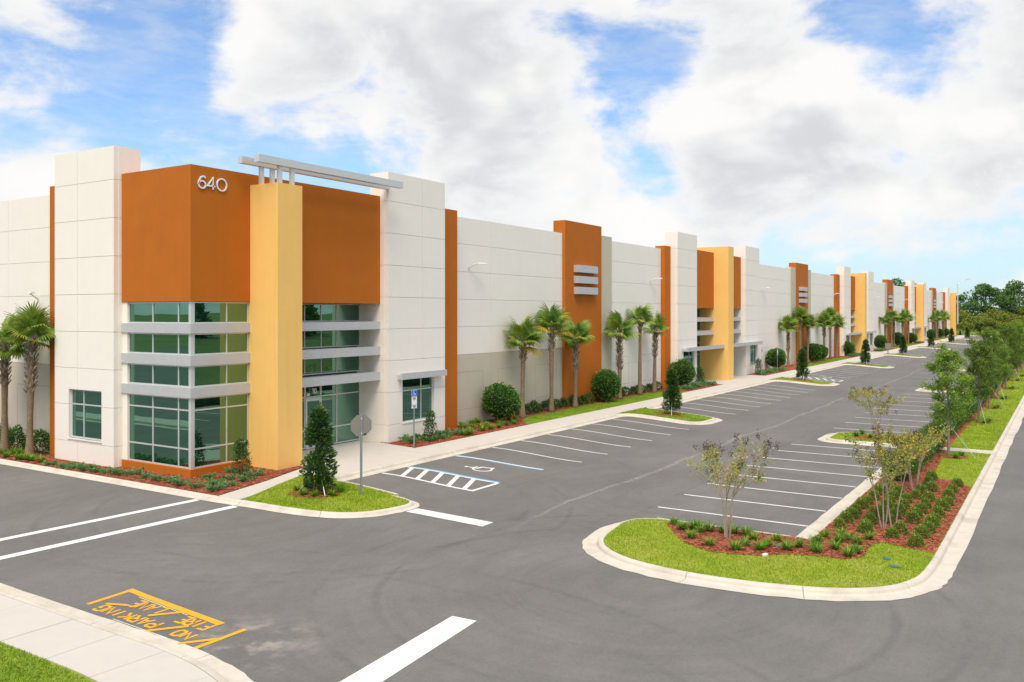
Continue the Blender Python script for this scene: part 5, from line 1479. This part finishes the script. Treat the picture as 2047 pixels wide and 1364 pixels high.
# --- boxwoods
BXM = [bush_mesh(s_, 700, 0.30, 0.44, (0.085, 0.04)) for s_ in (11, 12, 13)]
for me in BXM:
    pass
rows = [('kerb side row along the parking stalls', [(28.2, 6.0), (29.05, 5.98), (29.75, 5.95), (30.5, 5.98), (31.4, 5.95), (32.3, 5.92), (33.2, 5.88), (34.1, 5.87), (34.9, 5.87), (35.7, 5.84)]),
        ('second row from the parking stalls', [(28.0, 5.2), (28.6, 5.3), (29.3, 5.3), (30.1, 5.28), (30.9, 5.25), (31.8, 5.22), (32.7, 5.28), (33.6, 5.29), (34.4, 5.27)]),
        ('middle row of the mulch bed', [(27.85, 4.43), (28.5, 4.3), (29.7, 4.8), (30.5, 4.78), (31.2, 4.75), (32.2, 4.77), (33.3, 4.84), (34.2, 4.65), (35.2, 4.6)]),
        ('second row from the road kerb', [(30.15, 4.18), (30.95, 4.2), (31.8, 4.16), (32.8, 4.16), (33.9, 4.19), (35.9, 4.35), (37.2, 4.6), (38.3, 4.63)]),
        ('row along the road kerb', [(27.15, 3.68), (28.35, 3.7), (29.1, 3.6), (29.85, 3.6), (30.6, 3.61), (31.5, 3.61), (32.6, 3.62), (33.6, 3.56), (34.8, 3.66), (36.0, 3.64), (37.4, 3.62)])]
for q, (nm, lst) in enumerate(rows):
    for k, (x, y) in enumerate(lst):
        low_plant('boxwood_bush', BXM, M_BOX, x, y, -0.27, 0.64 + 0.16 * ((k * 7 + q * 3) % 5) / 5, k + q, '%s boxwood from the near end of the %s' % (ORD[k], nm), 'boxwood', 'small boxwoods in the mulch bed')

# --- crape myrtles
def crape(seed, h=3.0, stems=5, spread=1.15, nl=1500, seeds=34, leaf=(0.085, 0.05), green=0.0):
    r0 = np.random.default_rng(seed)
    mb = MB(); tips = []; pts_all = []
    for k in range(stems):
        a = k / stems * 6.28 + r0.normal() * 0.3; sp_ = 0.10 + 0.08 * r0.random()
        b = np.array([math.cos(a) * 0.07, math.sin(a) * 0.07, -0.05])
        fork = np.array([math.cos(a) * sp_ * 1.6, math.sin(a) * sp_ * 1.6, h * (0.36 + 0.1 * r0.random())])
        midp = (b + fork) / 2 + np.array([r0.normal() * 0.03, r0.normal() * 0.03, 0])
        mb.tube([b, midp, fork], [0.026, 0.021, 0.016], 6)
        for j in range(4):
            a2 = a + r0.normal() * 0.8; reach = spread * (0.30 + 0.80 * r0.random()); top = h * (0.98 - 0.40 * (reach / spread) * r0.random() - 0.10 * r0.random())
            e = np.array([math.cos(a2) * reach, math.sin(a2) * reach, top])
            m1 = fork * 0.5 + e * 0.5 + np.array([0, 0, 0.14])
            mb.tube([fork, m1, e], [0.013, 0.009, 0.004], 5)
            tips.append(e)
            for q in range(5):
                t0 = 0.3 + 0.7 * r0.random(); s0 = m1 * (1 - t0) + e * t0 if t0 > 0.4 else fork * 0.4 + m1 * 0.6
                d = unit((r0.normal(size=(1, 3)) * np.array([1, 1, 0.55]) + (e - fork)[None, :] * 0.9))[0]
                s1 = s0 + d * (0.22 + 0.28 * r0.random())
                mb.tube([s0, s1], [0.005, 0.002], 3, cap=False)
                tips.append(s1); pts_all.append((s0, s1))
            pts_all.append((m1, e)); pts_all.append((fork * 0.4 + m1 * 0.6, m1))
    k = r0.integers(len(pts_all), size=nl); u = r0.random(nl)[:, None]
    A = np.array([p[0] for p in pts_all]); B = np.array([p[1] for p in pts_all])
    P = A[k] * (1 - u) + B[k] * u + r0.normal(size=(nl, 3)) * 0.045
    zone = r0.random(len(pts_all))
    T = 0.38 - green + 0.55 * (zone[k] - 0.5) + 0.17 * r0.normal(size=nl)
    leaves = np_mesh('foliage', *leaf_cards(P, r0.normal(size=(nl, 3)) + np.array([0, 0, 0.2]), leaf[0], leaf[1], T))
    sd = []; tips = np.array(tips)
    idx = r0.permutation(len(tips))[:seeds]
    for i in idx:
        n = 26
        PP = tips[i] + r0.normal(size=(n, 3)) * np.array([0.045, 0.045, 0.065]) + np.array([0, 0, 0.05])
        sd.append(leaf_cards(PP, r0.normal(size=(n, 3)), 0.042, 0.040, np.full(n, 0.5), 0.4))
    return mb.mesh('stems'), leaves, np_mesh('seed_heads', *merge(sd))
CR = [crape(3, 2.85, 5, 1.4, 1150), crape(4, 2.85, 5, 1.5, 1600), crape(5, 2.7, 3, 1.3, 950, 24, green=0.1), crape(6, 2.5, 4, 1.2, 2300, 22, green=-0.08), crape(7, 2.9, 2, 1.2, 800, 20)]
def crape_tree(x, y, z, v, s_, rz, label):
    t = thing('crape_myrtle', label, 'tree', (x, y, z), rz, 'crape myrtles on the right islands'); t.scale = (s_,) * 3
    st, lv, sd = CR[v]
    obj('stems', st, M_PALEBARK, t); obj('foliage', lv, M_CRAPE, t); obj('seed_heads', sd, M_SEED, t, kind='stuff')
crape_tree(25.14, 8.53, -0.28, 0, 1.0, 0.3, 'sparse multi stem crape myrtle on the nose of the big right island')
crape_tree(50.2, 8.8, -0.28, 1, 1.0, 1.2, 'multi stem crape myrtle on the first grass island right of the aisle')
crape_tree(28.92, 4.84, -0.28, 2, 1.0, 2.0, 'leaning crape myrtle among boxwoods, left of the pair')
crape_tree(29.25, 4.62, -0.28, 4, 1.02, 4.4, 'crape myrtle among boxwoods, right of the pair')
crape_tree(35.5, 4.85, -0.28, 3, 1.02, 0.9, 'dense yellow green crape myrtle at the end of the boxwood bed')
crape_tree(84.7, 8.8, -0.28, 1, 1.0, 3.0, 'crape myrtle on the second grass island partly behind the street trees')

# --- hedge in short clipped lengths
def hedge_mesh(seed, L=3.0, w=0.5, h=0.95, n=2600):
    r0 = np.random.default_rng(seed)
    a = r0.random(n) * math.pi
    x = (r0.random(n) - 0.5) * L
    k = 0.72 + 0.28 * r0.random(n) ** 0.5
    lump = 1 + 0.14 * np.sin(x * 4.2 + seed) + 0.10 * np.sin(x * 9 + 2 * seed)
    P = np.stack([x, np.cos(a) * w * k * lump, 0.06 + np.abs(np.sin(a)) ** 0.6 * h * k * lump], 1)
    D = np.stack([0 * x, np.cos(a), np.sin(a) + 0.2], 1) + 0.8 * r0.normal(size=(n, 3))
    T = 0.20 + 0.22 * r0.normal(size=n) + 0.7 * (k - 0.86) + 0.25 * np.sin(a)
    return np_mesh('foliage', *leaf_cards(P, D, 0.085, 0.045, T))
HG = [hedge_mesh(s_) for s_ in (1, 2, 3)]
HCORE = MB().tube([(-1.45, 0, 0.35), (0, 0, 0.4), (1.45, 0, 0.35)], [0.34, 0.36, 0.34], 8).mesh('inner_shade')
hx = list(np.arange(38.6, 47.5, 2.9)) + list(np.arange(52.6, 82, 2.9)) + list(np.arange(88.5, 114, 2.9)) + list(np.arange(120, 147, 2.9))
for k, x in enumerate(hx):
    if k < len(ORD): wd = ORD[k]
    else: wd = '%dth' % (k + 1) if (k + 1) % 10 not in (1, 2, 3) else '%d%s' % (k + 1, {1: 'st', 2: 'nd', 3: 'rd'}[(k + 1) % 10])
    t = thing('hedge', 'dark hedge length beside the right parking row, %s from the boxwood bed' % wd, 'hedge', (x, 5.72, -0.28), 0.0 if k % 2 else math.pi, 'hedge lengths between parking and verge')
    f = obj('foliage', HG[k % 3], M_HEDGE, t); obj('inner_shade', HCORE, M_INSHADE, f)

# --- young oaks along the verge
def oak(seed, h=4.9, nl=7500, wid=1.35, low=0.30, leaf=(0.105, 0.05)):
    r0 = np.random.default_rng(seed)
    mb = MB()
    tp = [np.array([0, 0, -0.1]), np.array([0.01, 0, h * 0.3]), np.array([0.05 * r0.normal(), 0.05 * r0.normal(), h * 0.65]), np.array([0.05, 0.03, h * 0.97])]
    mb.tube(tp, [0.075, 0.062, 0.035, 0.008], 8)
    segs = []; n = 46
    for k in range(n):
        u = (k + 0.5) / n; z = h * (low + (0.96 - low) * u)
        tt = z / (h * 0.97); c = np.array([np.interp(z, [p[2] for p in tp], [p[0] for p in tp]), np.interp(z, [p[2] for p in tp], [p[1] for p in tp]), z])
        a = k * 2.399 + r0.normal() * 0.5
        l = wid * (0.45 + 0.75 * math.sin(math.pi * min(1, 0.22 + 0.80 * u)) ** 0.9) * (0.55 + 0.55 * r0.random())
        e = c + np.array([math.cos(a) * l, math.sin(a) * l, l * (0.30 + 0.35 * u) + r0.normal() * 0.08])
        m1 = (c + e) / 2 + np.array([0, 0, 0.05])
        mb.tube([c, m1, e], [0.020 * (1.1 - u * 0.6), 0.012, 0.004], 5)
        segs.append((c * 0.65 + m1 * 0.35, m1, 0.7)); segs.append((m1, e, 1.0))
        for q in range(5):
            s0 = m1 * (1 - (q + .5) / 5) + e * ((q + .5) / 5)
            s1 = s0 + unit(r0.normal(size=(1, 3)) * np.array([1, 1, 0.6]))[0] * 0.36 * (0.6 + 0.6 * r0.random())
            mb.tube([s0, s1], [0.005, 0.002], 3, cap=False); segs.append((s0, s1, 1.1))
    W = np.array([s_[2] for s_ in segs]); W = W / W.sum()
    k = r0.choice(len(segs), nl, p=W); u = r0.random(nl)[:, None]
    A = np.array([s_[0] for s_ in segs]); B = np.array([s_[1] for s_ in segs])
    P = A[k] * (1 - u) + B[k] * u + r0.normal(size=(nl, 3)) * 0.075
    zone = r0.random(len(segs))
    T = 0.42 + 0.30 * (zone[k] - 0.5) + 0.16 * r0.normal(size=nl) + 0.10 * (P[:, 2] / h - 0.6)
    return mb.mesh('trunk'), np_mesh('crown', *leaf_cards(P, r0.normal(size=(nl, 3)) + np.array([0, 0, 0.25]), leaf[0], leaf[1], T))
OAK = [oak(1, 4.95, 9500, 0.95, 0.31), oak(2, 4.85, 12000, 1.08, 0.30), oak(3, 5.1, 11000, 1.12, 0.31)]
GUY = []
for a in (20, 140, 260):
    d = (math.cos(R(a)), math.sin(R(a)))
    GUY.append(MB().tube([(d[0]*0.06, d[1]*0.06, 1.45), (d[0]*1.25, d[1]*1.25, 0.03)], 0.014, 4).mesh('guy_strap'))
ox = [(45.06, 4.74, 0, 1.0, 0.0), (60.1, 4.66, 1, 1.0, 0.0), (69.6, 4.75, 2, 0.97, 0.0), (77.5, 4.7, 1, 1.0, 0.4), (88, 4.7, 2, 1.02, 0), (99, 4.68, 1, 1.05, 0), (106.3, 4.6, 2, 1.0, 0.3), (113.4, 4.5, 1, 1.05, 0), (124, 4.6, 2, 1.05, 0), (134, 4.6, 1, 1.05, 0.2), (146, 4.6, 2, 1.0, 0), (160, 4.6, 1, 1.0, 0), (175, 4.6, 2, 1.0, 0)]
for k, (x, y, v, s_, yel) in enumerate(ox):
    t = thing('street_tree', '%s young oak from the near end of the verge, staked with straps' % ORD[k] if k < 6 else '%s young oak along the verge counting from the near end' % ORD[k], 'tree', (x, y, -0.28), k * 1.1, 'young oaks along the verge'); t.scale = (s_ * (0.9, 0.92, 0.86, 0.8, 0.9)[k % 5], s_ * (0.92, 0.9, 0.8, 0.92, 0.78)[k % 5], s_ * (1.0, 0.98, 1.08, 0.9, 1.04, 0.94, 1.1)[k % 7])
    oc = OAK[v][1].copy() if k % 3 else OAK[v][1]
    if k % 3: oc.materials.clear(); oc.materials.append(M_OAK2)
    obj('trunk', OAK[v][0], M_BARK, t); obj('crown', oc, M_OAK, t)
    if k < 8:
        for me in GUY: obj('guy_strap', me, M_STRAP, t)
    if k < 7:
        rp = [(x + 0.62 * math.cos(a), y - 0.25 + 0.55 * math.sin(a)) for a in np.linspace(0, 2*math.pi, 14, endpoint=False)]
        mulch('tree_mulch', rp, 0.134, 200, label='ring of red mulch at the foot of the %s verge oak' % ORD[k])
        for q, (dx, dy) in enumerate(((-0.45, -0.35), (0.42, -0.5))):
            clump(x + dx, y + dy, -0.27, 1.05, k + q, 'grass clump %s the trunk of the %s verge oak' % (('before', 'behind')[q], ORD[k]), 'grass clumps under the verge oaks', M_LIRID)
for q, x0 in enumerate((50.2, 84.7)):
    for k, (dx, dy) in enumerate(((-0.6, 0.9), (-0.75, 0.1), (-0.6, -0.8), (0.5, 0.8), (0.5, -0.6))):
        clump(x0 + dx, 8.8 + dy, -0.27, 1.15, k, '%s grass clump in the mulch of the %s grass island right of the aisle' % (ORD[k], ORD[q]), 'grass clumps on the grass islands', M_LIRID)
# ------------------------------------------------------------------ signs and street furniture
def octagon(r_): return [(r_ * math.cos(R(22.5 + 45*i)), r_ * math.sin(R(22.5 + 45*i))) for i in range(8)]
ss = thing('stop_sign', 'back of a stop sign on a steel post on the grass peninsula', 'road sign', (23.38, 21.4, zi(23.38, 21.4)), R(-33))
obj('post', MB().box(-0.03, 0.03, -0.045, -0.005, -0.1, 2.92).box(-0.045, 0.045, -0.005, 0.0, -0.1, 2.92), M_STEEL, ss)
pl = MB(); o8 = octagon(0.41)
pl.add([(x, 0.002, 2.49 + y) for x, y in o8] + [(x, 0.006, 2.49 + y) for x, y in o8], [tuple(range(8)), tuple(range(15, 7, -1))] + [(i, 8+i, 8+(i+1) % 8, (i+1) % 8) for i in range(8)])
pp = obj('plate', pl, M_SIGNBACK, ss)
fc = MB(); o8 = octagon(0.385); fc.add([(x, 0.008, 2.49 + y) for x, y in o8], [tuple(range(7, -1, -1))]); obj('sign_face', fc, M_RED, pp)
obj('bolt', MB().box(-0.02, 0.02, -0.055, -0.045, 2.72, 2.76), M_SIGNW, ss); obj('bolt', MB().box(-0.02, 0.02, -0.055, -0.045, 2.20, 2.24), M_SIGNW, ss)
obj('sticker', MB().box(0.10, 0.19, -0.001, 0.0015, 2.14, 2.20), M_DARK, pp)

def acc_sign(x, y, z, rz, label):
    t = thing('parking_sign', label, 'parking sign', (x, y, z), rz, 'accessible parking signs')
    obj('post', MB().box(-0.03, 0.03, -0.0, 0.035, -0.1, 2.68), M_STEEL, t)
    p = obj('plate', MB().box(-0.16, 0.16, -0.008, -0.001, 2.05, 2.72), M_SIGNW, t)
    obj('blue_panel', MB().box(-0.15, 0.15, -0.012, -0.0085, 2.42, 2.71), M_BLUE, p)
    sy_ = MB()
    def st(pts, w):
        a = offset_path(pts, w/2, 1); b = offset_path(pts, -w/2, 1); k = len(pts)
        sy_.add([(u, -0.014, v) for u, v in a + b], [(i, i+1, k+i+1, k+i) for i in range(k-1)])
    st([(-0.03, 2.655), (-0.02, 2.56), (0.05, 2.555), (0.075, 2.48), (0.10, 2.49)], 0.024)
    st([(-0.03 + 0.07*math.cos(q), 2.53 + 0.07*math.sin(q)) for q in np.linspace(R(120), R(340), 12)], 0.018)
    st([(-0.045, 2.685), (-0.015, 2.685)], 0.03)
    obj('wheelchair_symbol', sy_, M_SIGNW, p)
    for k, (z0, w) in enumerate(((2.36, 0.07), (2.32, 0.10), (2.28, 0.08), (2.23, 0.03))):
        obj('text_line', MB().box(-w, w, -0.011, -0.0085, z0, z0 + 0.022), M_DARK, p)
    lo = obj('lower_plate', MB().box(-0.16, 0.16, -0.008, -0.001, 1.86, 2.04), M_SIGNW, t)
    for k, (z0, w) in enumerate(((1.98, 0.10), (1.93, 0.11), (1.89, 0.06))):
        obj('text_line', MB().box(-w, w, -0.011, -0.0085, z0, z0 + 0.024), M_DARK, lo)
    return t
acc_sign(32.42, 26.3, 0, R(-12), 'blue accessible parking sign before the first tower window')
acc_sign(88.75, 26.5, 0, 0, 'accessible parking sign at the corner of the second entrance tower')
acc_sign(94.8, 26.6, 0, 0, 'accessible parking sign in front of the round shrub past the second entrance')
bs = thing('notice_board', 'plain beige sign board on a post at the fourth parking island', 'sign', (146.9, 24.0, -0.05), R(-55))
obj('post', MB().box(-0.06, 0.06, -0.03, 0.03, 0, 0.8), M_STEEL, bs)
obj('board', MB().box(-0.45, 0.45, -0.06, 0.06, 0.75, 1.7), M_SIGNBACK, bs)
for k, (x, y, lab) in enumerate([(25.37, 4.18, 'green valve lid in the lawn of the big island, nearer the mulch'), (24.68, 3.86, 'green valve lid in the lawn of the big island, nearer the kerb nose'), (25.04, 7.0, 'green valve lid among the grass clumps')]):
    lid = MB().prism([(0.11 * math.cos(a) * (1.3 if k < 2 else 1), 0.10 * math.sin(a)) for a in np.linspace(0, 2*math.pi, 14, endpoint=False)], -0.02, 0.03)
    obj('valve_lid', lid, M_GREENLID, loc=(x, y, -0.27), rot=(0, 0, 0.4 + k), label=lab, cat='valve lid', group='green irrigation lids')
stn = MB().prism([(-0.10, -0.05), (0.08, -0.07), (0.12, 0.02), (0.02, 0.07), (-0.11, 0.04)], -0.01, 0.04)
obj('white_stone', stn, M_WHITEPLASTIC, loc=(23.9, 7.05, -0.265), label='small white stone at the edge of the mulch on the big island', cat='stone')
# tall lamp post far beyond the lot
lp_ = thing('lamp_post', 'tall thin lamp post standing in front of the far trees', 'lamp post', (330, 31.9, -0.75))
obj('pole', MB().tube([(0, 0, 0), (0, 0, 17.0)], [0.22, 0.13], 8), M_LAMP, lp_)
obj('arm', MB().tube([(0, 0, 16.8), (0.6, -0.9, 17.6), (1.8, -2.6, 18.6)], 0.09, 6), M_LAMP, lp_)
obj('lamp_head', MB().box(1.5, 2.3, -3.6, -2.2, 18.5, 18.75), M_LAMP, lp_)

# ------------------------------------------------------------------ beyond the lot
# far kerb, field of weeds
kerb('far_kerb', [(279.2, 7.2), (279.2, 60)], KERB, side=-1, step=2, joint=0)
def weeds(name, x0, x1, y0, y1, n, h, z, label):
    P = np.stack([x0 + (x1 - x0) * rng.random(n), y0 + (y1 - y0) * rng.random(n)], 1)
    t = 0.6 * value_noise(P, 6, 9) + 0.4 * value_noise(P, 1.7, 10) + 0.25 * (rng.random(n) - 0.3)
    hh = np.full(n, z)
    me = blade_mesh(name, P, hh, h, 0.28, np.clip(t, 0, 1))
    obj(name, me, M_WEED, label=label, cat='weeds', kind='stuff')
weeds('field_weeds', 281, 345, -40, 80, 26000, 1.7, -0.75, 'tall pale green weeds filling the field beyond the lot')
# low hill on the right
def hill(name, cx_, cy_, rx, ry, h):
    V = []; F = []; n = 26; m_ = 9
    for j in range(m_ + 1):
        u = j / m_
        for i in range(n):
            a = 2*math.pi*i/n; k = 1 + 0.12 * math.sin(3*a + 1) + 0.07 * math.sin(7*a)
            V.append((cx_ + rx*u*k*math.cos(a), cy_ + ry*u*k*math.sin(a), -0.8 + h * (0.5 + 0.5*math.cos(math.pi*min(1, u)))))
    for j in range(m_):
        for i in range(n): F.append((j*n+i, (j+1)*n+i, (j+1)*n+(i+1) % n, j*n+(i+1) % n))
    return obj(name, MB().add(V, F), M_BANK, kind='structure', smooth=True)
hill('hill', 395, 6, 55, 42, 11)
# trees
def big_tree(seed, h=16, wid=6.5, n=5200, trunk=0.35, leaf=0.62, ncl=44, low=0.25):
    r0 = np.random.default_rng(seed)
    mb = MB(); mb.tube([(0, 0, -0.5), (0.2, 0.1, h * 0.35), (0.1, 0.3, h * 0.75)], [0.34, 0.24, 0.08], 8)
    c = []
    for k in range(ncl):
        u = low + (1 - low) * r0.random() ** 0.8
        rr_ = wid * (0.30 + 0.70 * math.sin(math.pi * min(1, (u - low) / (1 - low) * 0.78 + 0.20))) * math.sqrt(r0.random())
        a = r0.random() * 6.28
        p = np.array([math.cos(a) * rr_, math.sin(a) * rr_, h * u * 0.93]); c.append(p)
        if k % 2 == 0: mb.tube([(0.1, 0.1, h * (0.25 + 0.3 * u)), p * 0.6 + np.array([0, 0, h * 0.12]), p], [0.11, 0.07, 0.02], 5)
    c = np.array(c); rad = 0.75 + 0.85 * r0.random(ncl)
    k = r0.integers(ncl, size=n); D = unit(r0.normal(size=(n, 3)))
    q = 0.55 + 0.45 * r0.random(n) ** 0.4
    P = c[k] + D * (rad[k] * q)[:, None] * np.array([1.2, 1.2, 0.8]) * (wid / 5.5)
    zone = r0.random(ncl)
    T = 0.30 + 0.30 * (zone[k] - 0.5) + 0.15 * r0.normal(size=n) + 0.30 * D[:, 2]
    return mb.mesh('trunk'), np_mesh('crown', *leaf_cards(P, D + 0.7 * r0.normal(size=(n, 3)), leaf, leaf * 0.6, T))
BT = [big_tree(1), big_tree(2, 17, 7.0, 5600), big_tree(3, 12, 5.5, 5000, low=0.12), big_tree(4, 15, 4.5, 3200, leaf=0.5, ncl=30)]
SH = [big_tree(11, 6.5, 4.8, 4200, leaf=0.5, ncl=40, low=0.05), big_tree(12, 5.0, 5.2, 4200, leaf=0.45, ncl=40, low=0.05)]
def far_tree(v, x, y, z, s_, rz, label, m_=None, lib=BT, name='far_tree'):
    t = thing(name, label, 'tree' if lib is BT else 'bush', (x, y, z), rz, 'trees and bushes beyond the lot'); t.scale = (s_,) * 3
    obj('trunk', lib[v][0], M_BARK, t); obj('crown', lib[v][1], m_ or M_TREE, t)
FT = [(0, 352, 25.5, -1, 1.12, 'broad dark tree right of the far lamp post'), (1, 362, 16.5, -1, 1.13, 'tallest airy tree on the skyline at the right'), (3, 380, 36.5, -1, 1.0, 'thin tree behind the far end of the building'),
      (3, 372, 31, -1, 0.9, 'slender tree left of the broad dark tree'), (1, 330, 50, -1, 1.15, 'tree showing above the roof of the far building end'), (2, 376, 3.0, 6, 0.85, 'dark tree on the hill at the right edge'),
      (0, 372, -6, 5, 0.8, 'tree on the hill beyond the right picture edge'), (2, 350, 34.5, -1, 0.72, 'low tree directly behind the far end wall'), (0, 366, 21, -1, 0.95, 'tree filling the gap between the two tall skyline trees'),
      (2, 345, -14, 0, 1.0, 'tree standing right of the hill by the road'), (0, 400, -30, 0, 1.2, 'big tree far down the road')]
for k, (v, x, y, z, s_, lab) in enumerate(FT): far_tree(v, x, y, z, s_, k * 1.7, lab)
FS = [(0, 338, 29.5, 1.05, M_TREE2, 'rust tinged bush left in the far thicket'), (1, 336, 24.5, 1.1, M_TREE2, 'yellow orange bush in the middle of the far thicket'), (0, 342, 22, 1.25, M_TREE4, 'bright green bush under the tall skyline tree'),
      (1, 334, 18, 0.8, M_TREE4, 'low bright bush at the front of the far thicket'), (0, 345, 33, 1.2, M_TREE, 'dark bush by the far end wall'), (1, 340, 13, 1.0, M_TREE, 'dark green bush at the foot of the hill'),
      (0, 352, 11, 1.1, M_TREE4, 'green bush on the lower slope of the hill'), (1, 366, 9, 1.2, M_TREE3, 'brown leafed bush high on the hill'), (0, 372, 12, 1.1, M_TREE3, 'brown bush left of the hill top'),
      (0, 338, 6, 1.15, M_TREE, 'dark bush on the right flank of the hill'), (1, 330, 30.5, 0.8, M_TREE4, 'small green bush near the building end'), (0, 344, 0, 1.1, M_TREE4, 'green bush at the right picture edge'),
      (1, 333, 9.5, 0.75, M_TREE2, 'low yellowish bush before the hill'), (0, 348, 17.5, 1.1, M_TREE, 'dark bush between the tall tree and the hill'), (1, 344, 27, 1.15, M_TREE, 'dark bush behind the rust tinged one')]
for k, (v, x, y, s_, m_, lab) in enumerate(FS):
    far_tree(v, x, y, -1 + (5.5 if 'hill' in lab and 'slope' not in lab and 'foot' not in lab and 'before' not in lab and 'flank' not in lab and 'between' not in lab else (2.5 if 'slope' in lab or 'flank' in lab else 0)), s_, k * 2.3, lab, m_, SH, 'far_bush')

# grass bank and woodland on the other side of the road, behind the camera: it is what the windows mirror
bank = MB()
bank.add([(-160, -9.3, -0.45), (300, -9.3, -0.45), (300, -22, 2.6), (-160, -22, 2.6), (300, -70, 3.2), (-160, -70, 3.2)], [(0, 1, 2, 3)[::-1], (3, 2, 4, 5)[::-1]])
obj('grass_bank', bank, M_BANK, kind='structure')
def wood(name, spots, label):
    parts = []
    for (x, y, s_) in spots:
        n = 1300; D = unit(rng.normal(size=(n, 3)))
        P = D * np.array([4.5, 4.5, 5.5]) * s_ * (0.75 + 0.25 * rng.random(n))[:, None] + np.array([x, y, 5.5 * s_])
        parts.append(leaf_cards(P, D + rng.normal(size=(n, 3)), 1.1, 0.8, 0.4 + 0.25 * rng.normal(size=n) + 0.2 * D[:, 2]))
    obj(name, np_mesh(name, *merge(parts)), M_TREE, label=label, cat='woodland', kind='stuff')
wood('woodland', [(x, -34 - 6 * ((i * 7) % 3), 0.8 + 0.3 * ((i * 5) % 4) / 4) for i, x in enumerate(range(-60, 300, 8))], 'strip of woodland across the road mirrored in the windows')
wood('woodland', [(-75 - 5 * (i % 3), y, 0.85 + 0.3 * ((i * 5) % 4) / 4) for i, y in enumerate(range(-30, 130, 8))], 'strip of woodland past the corner lawn mirrored in the side windows')
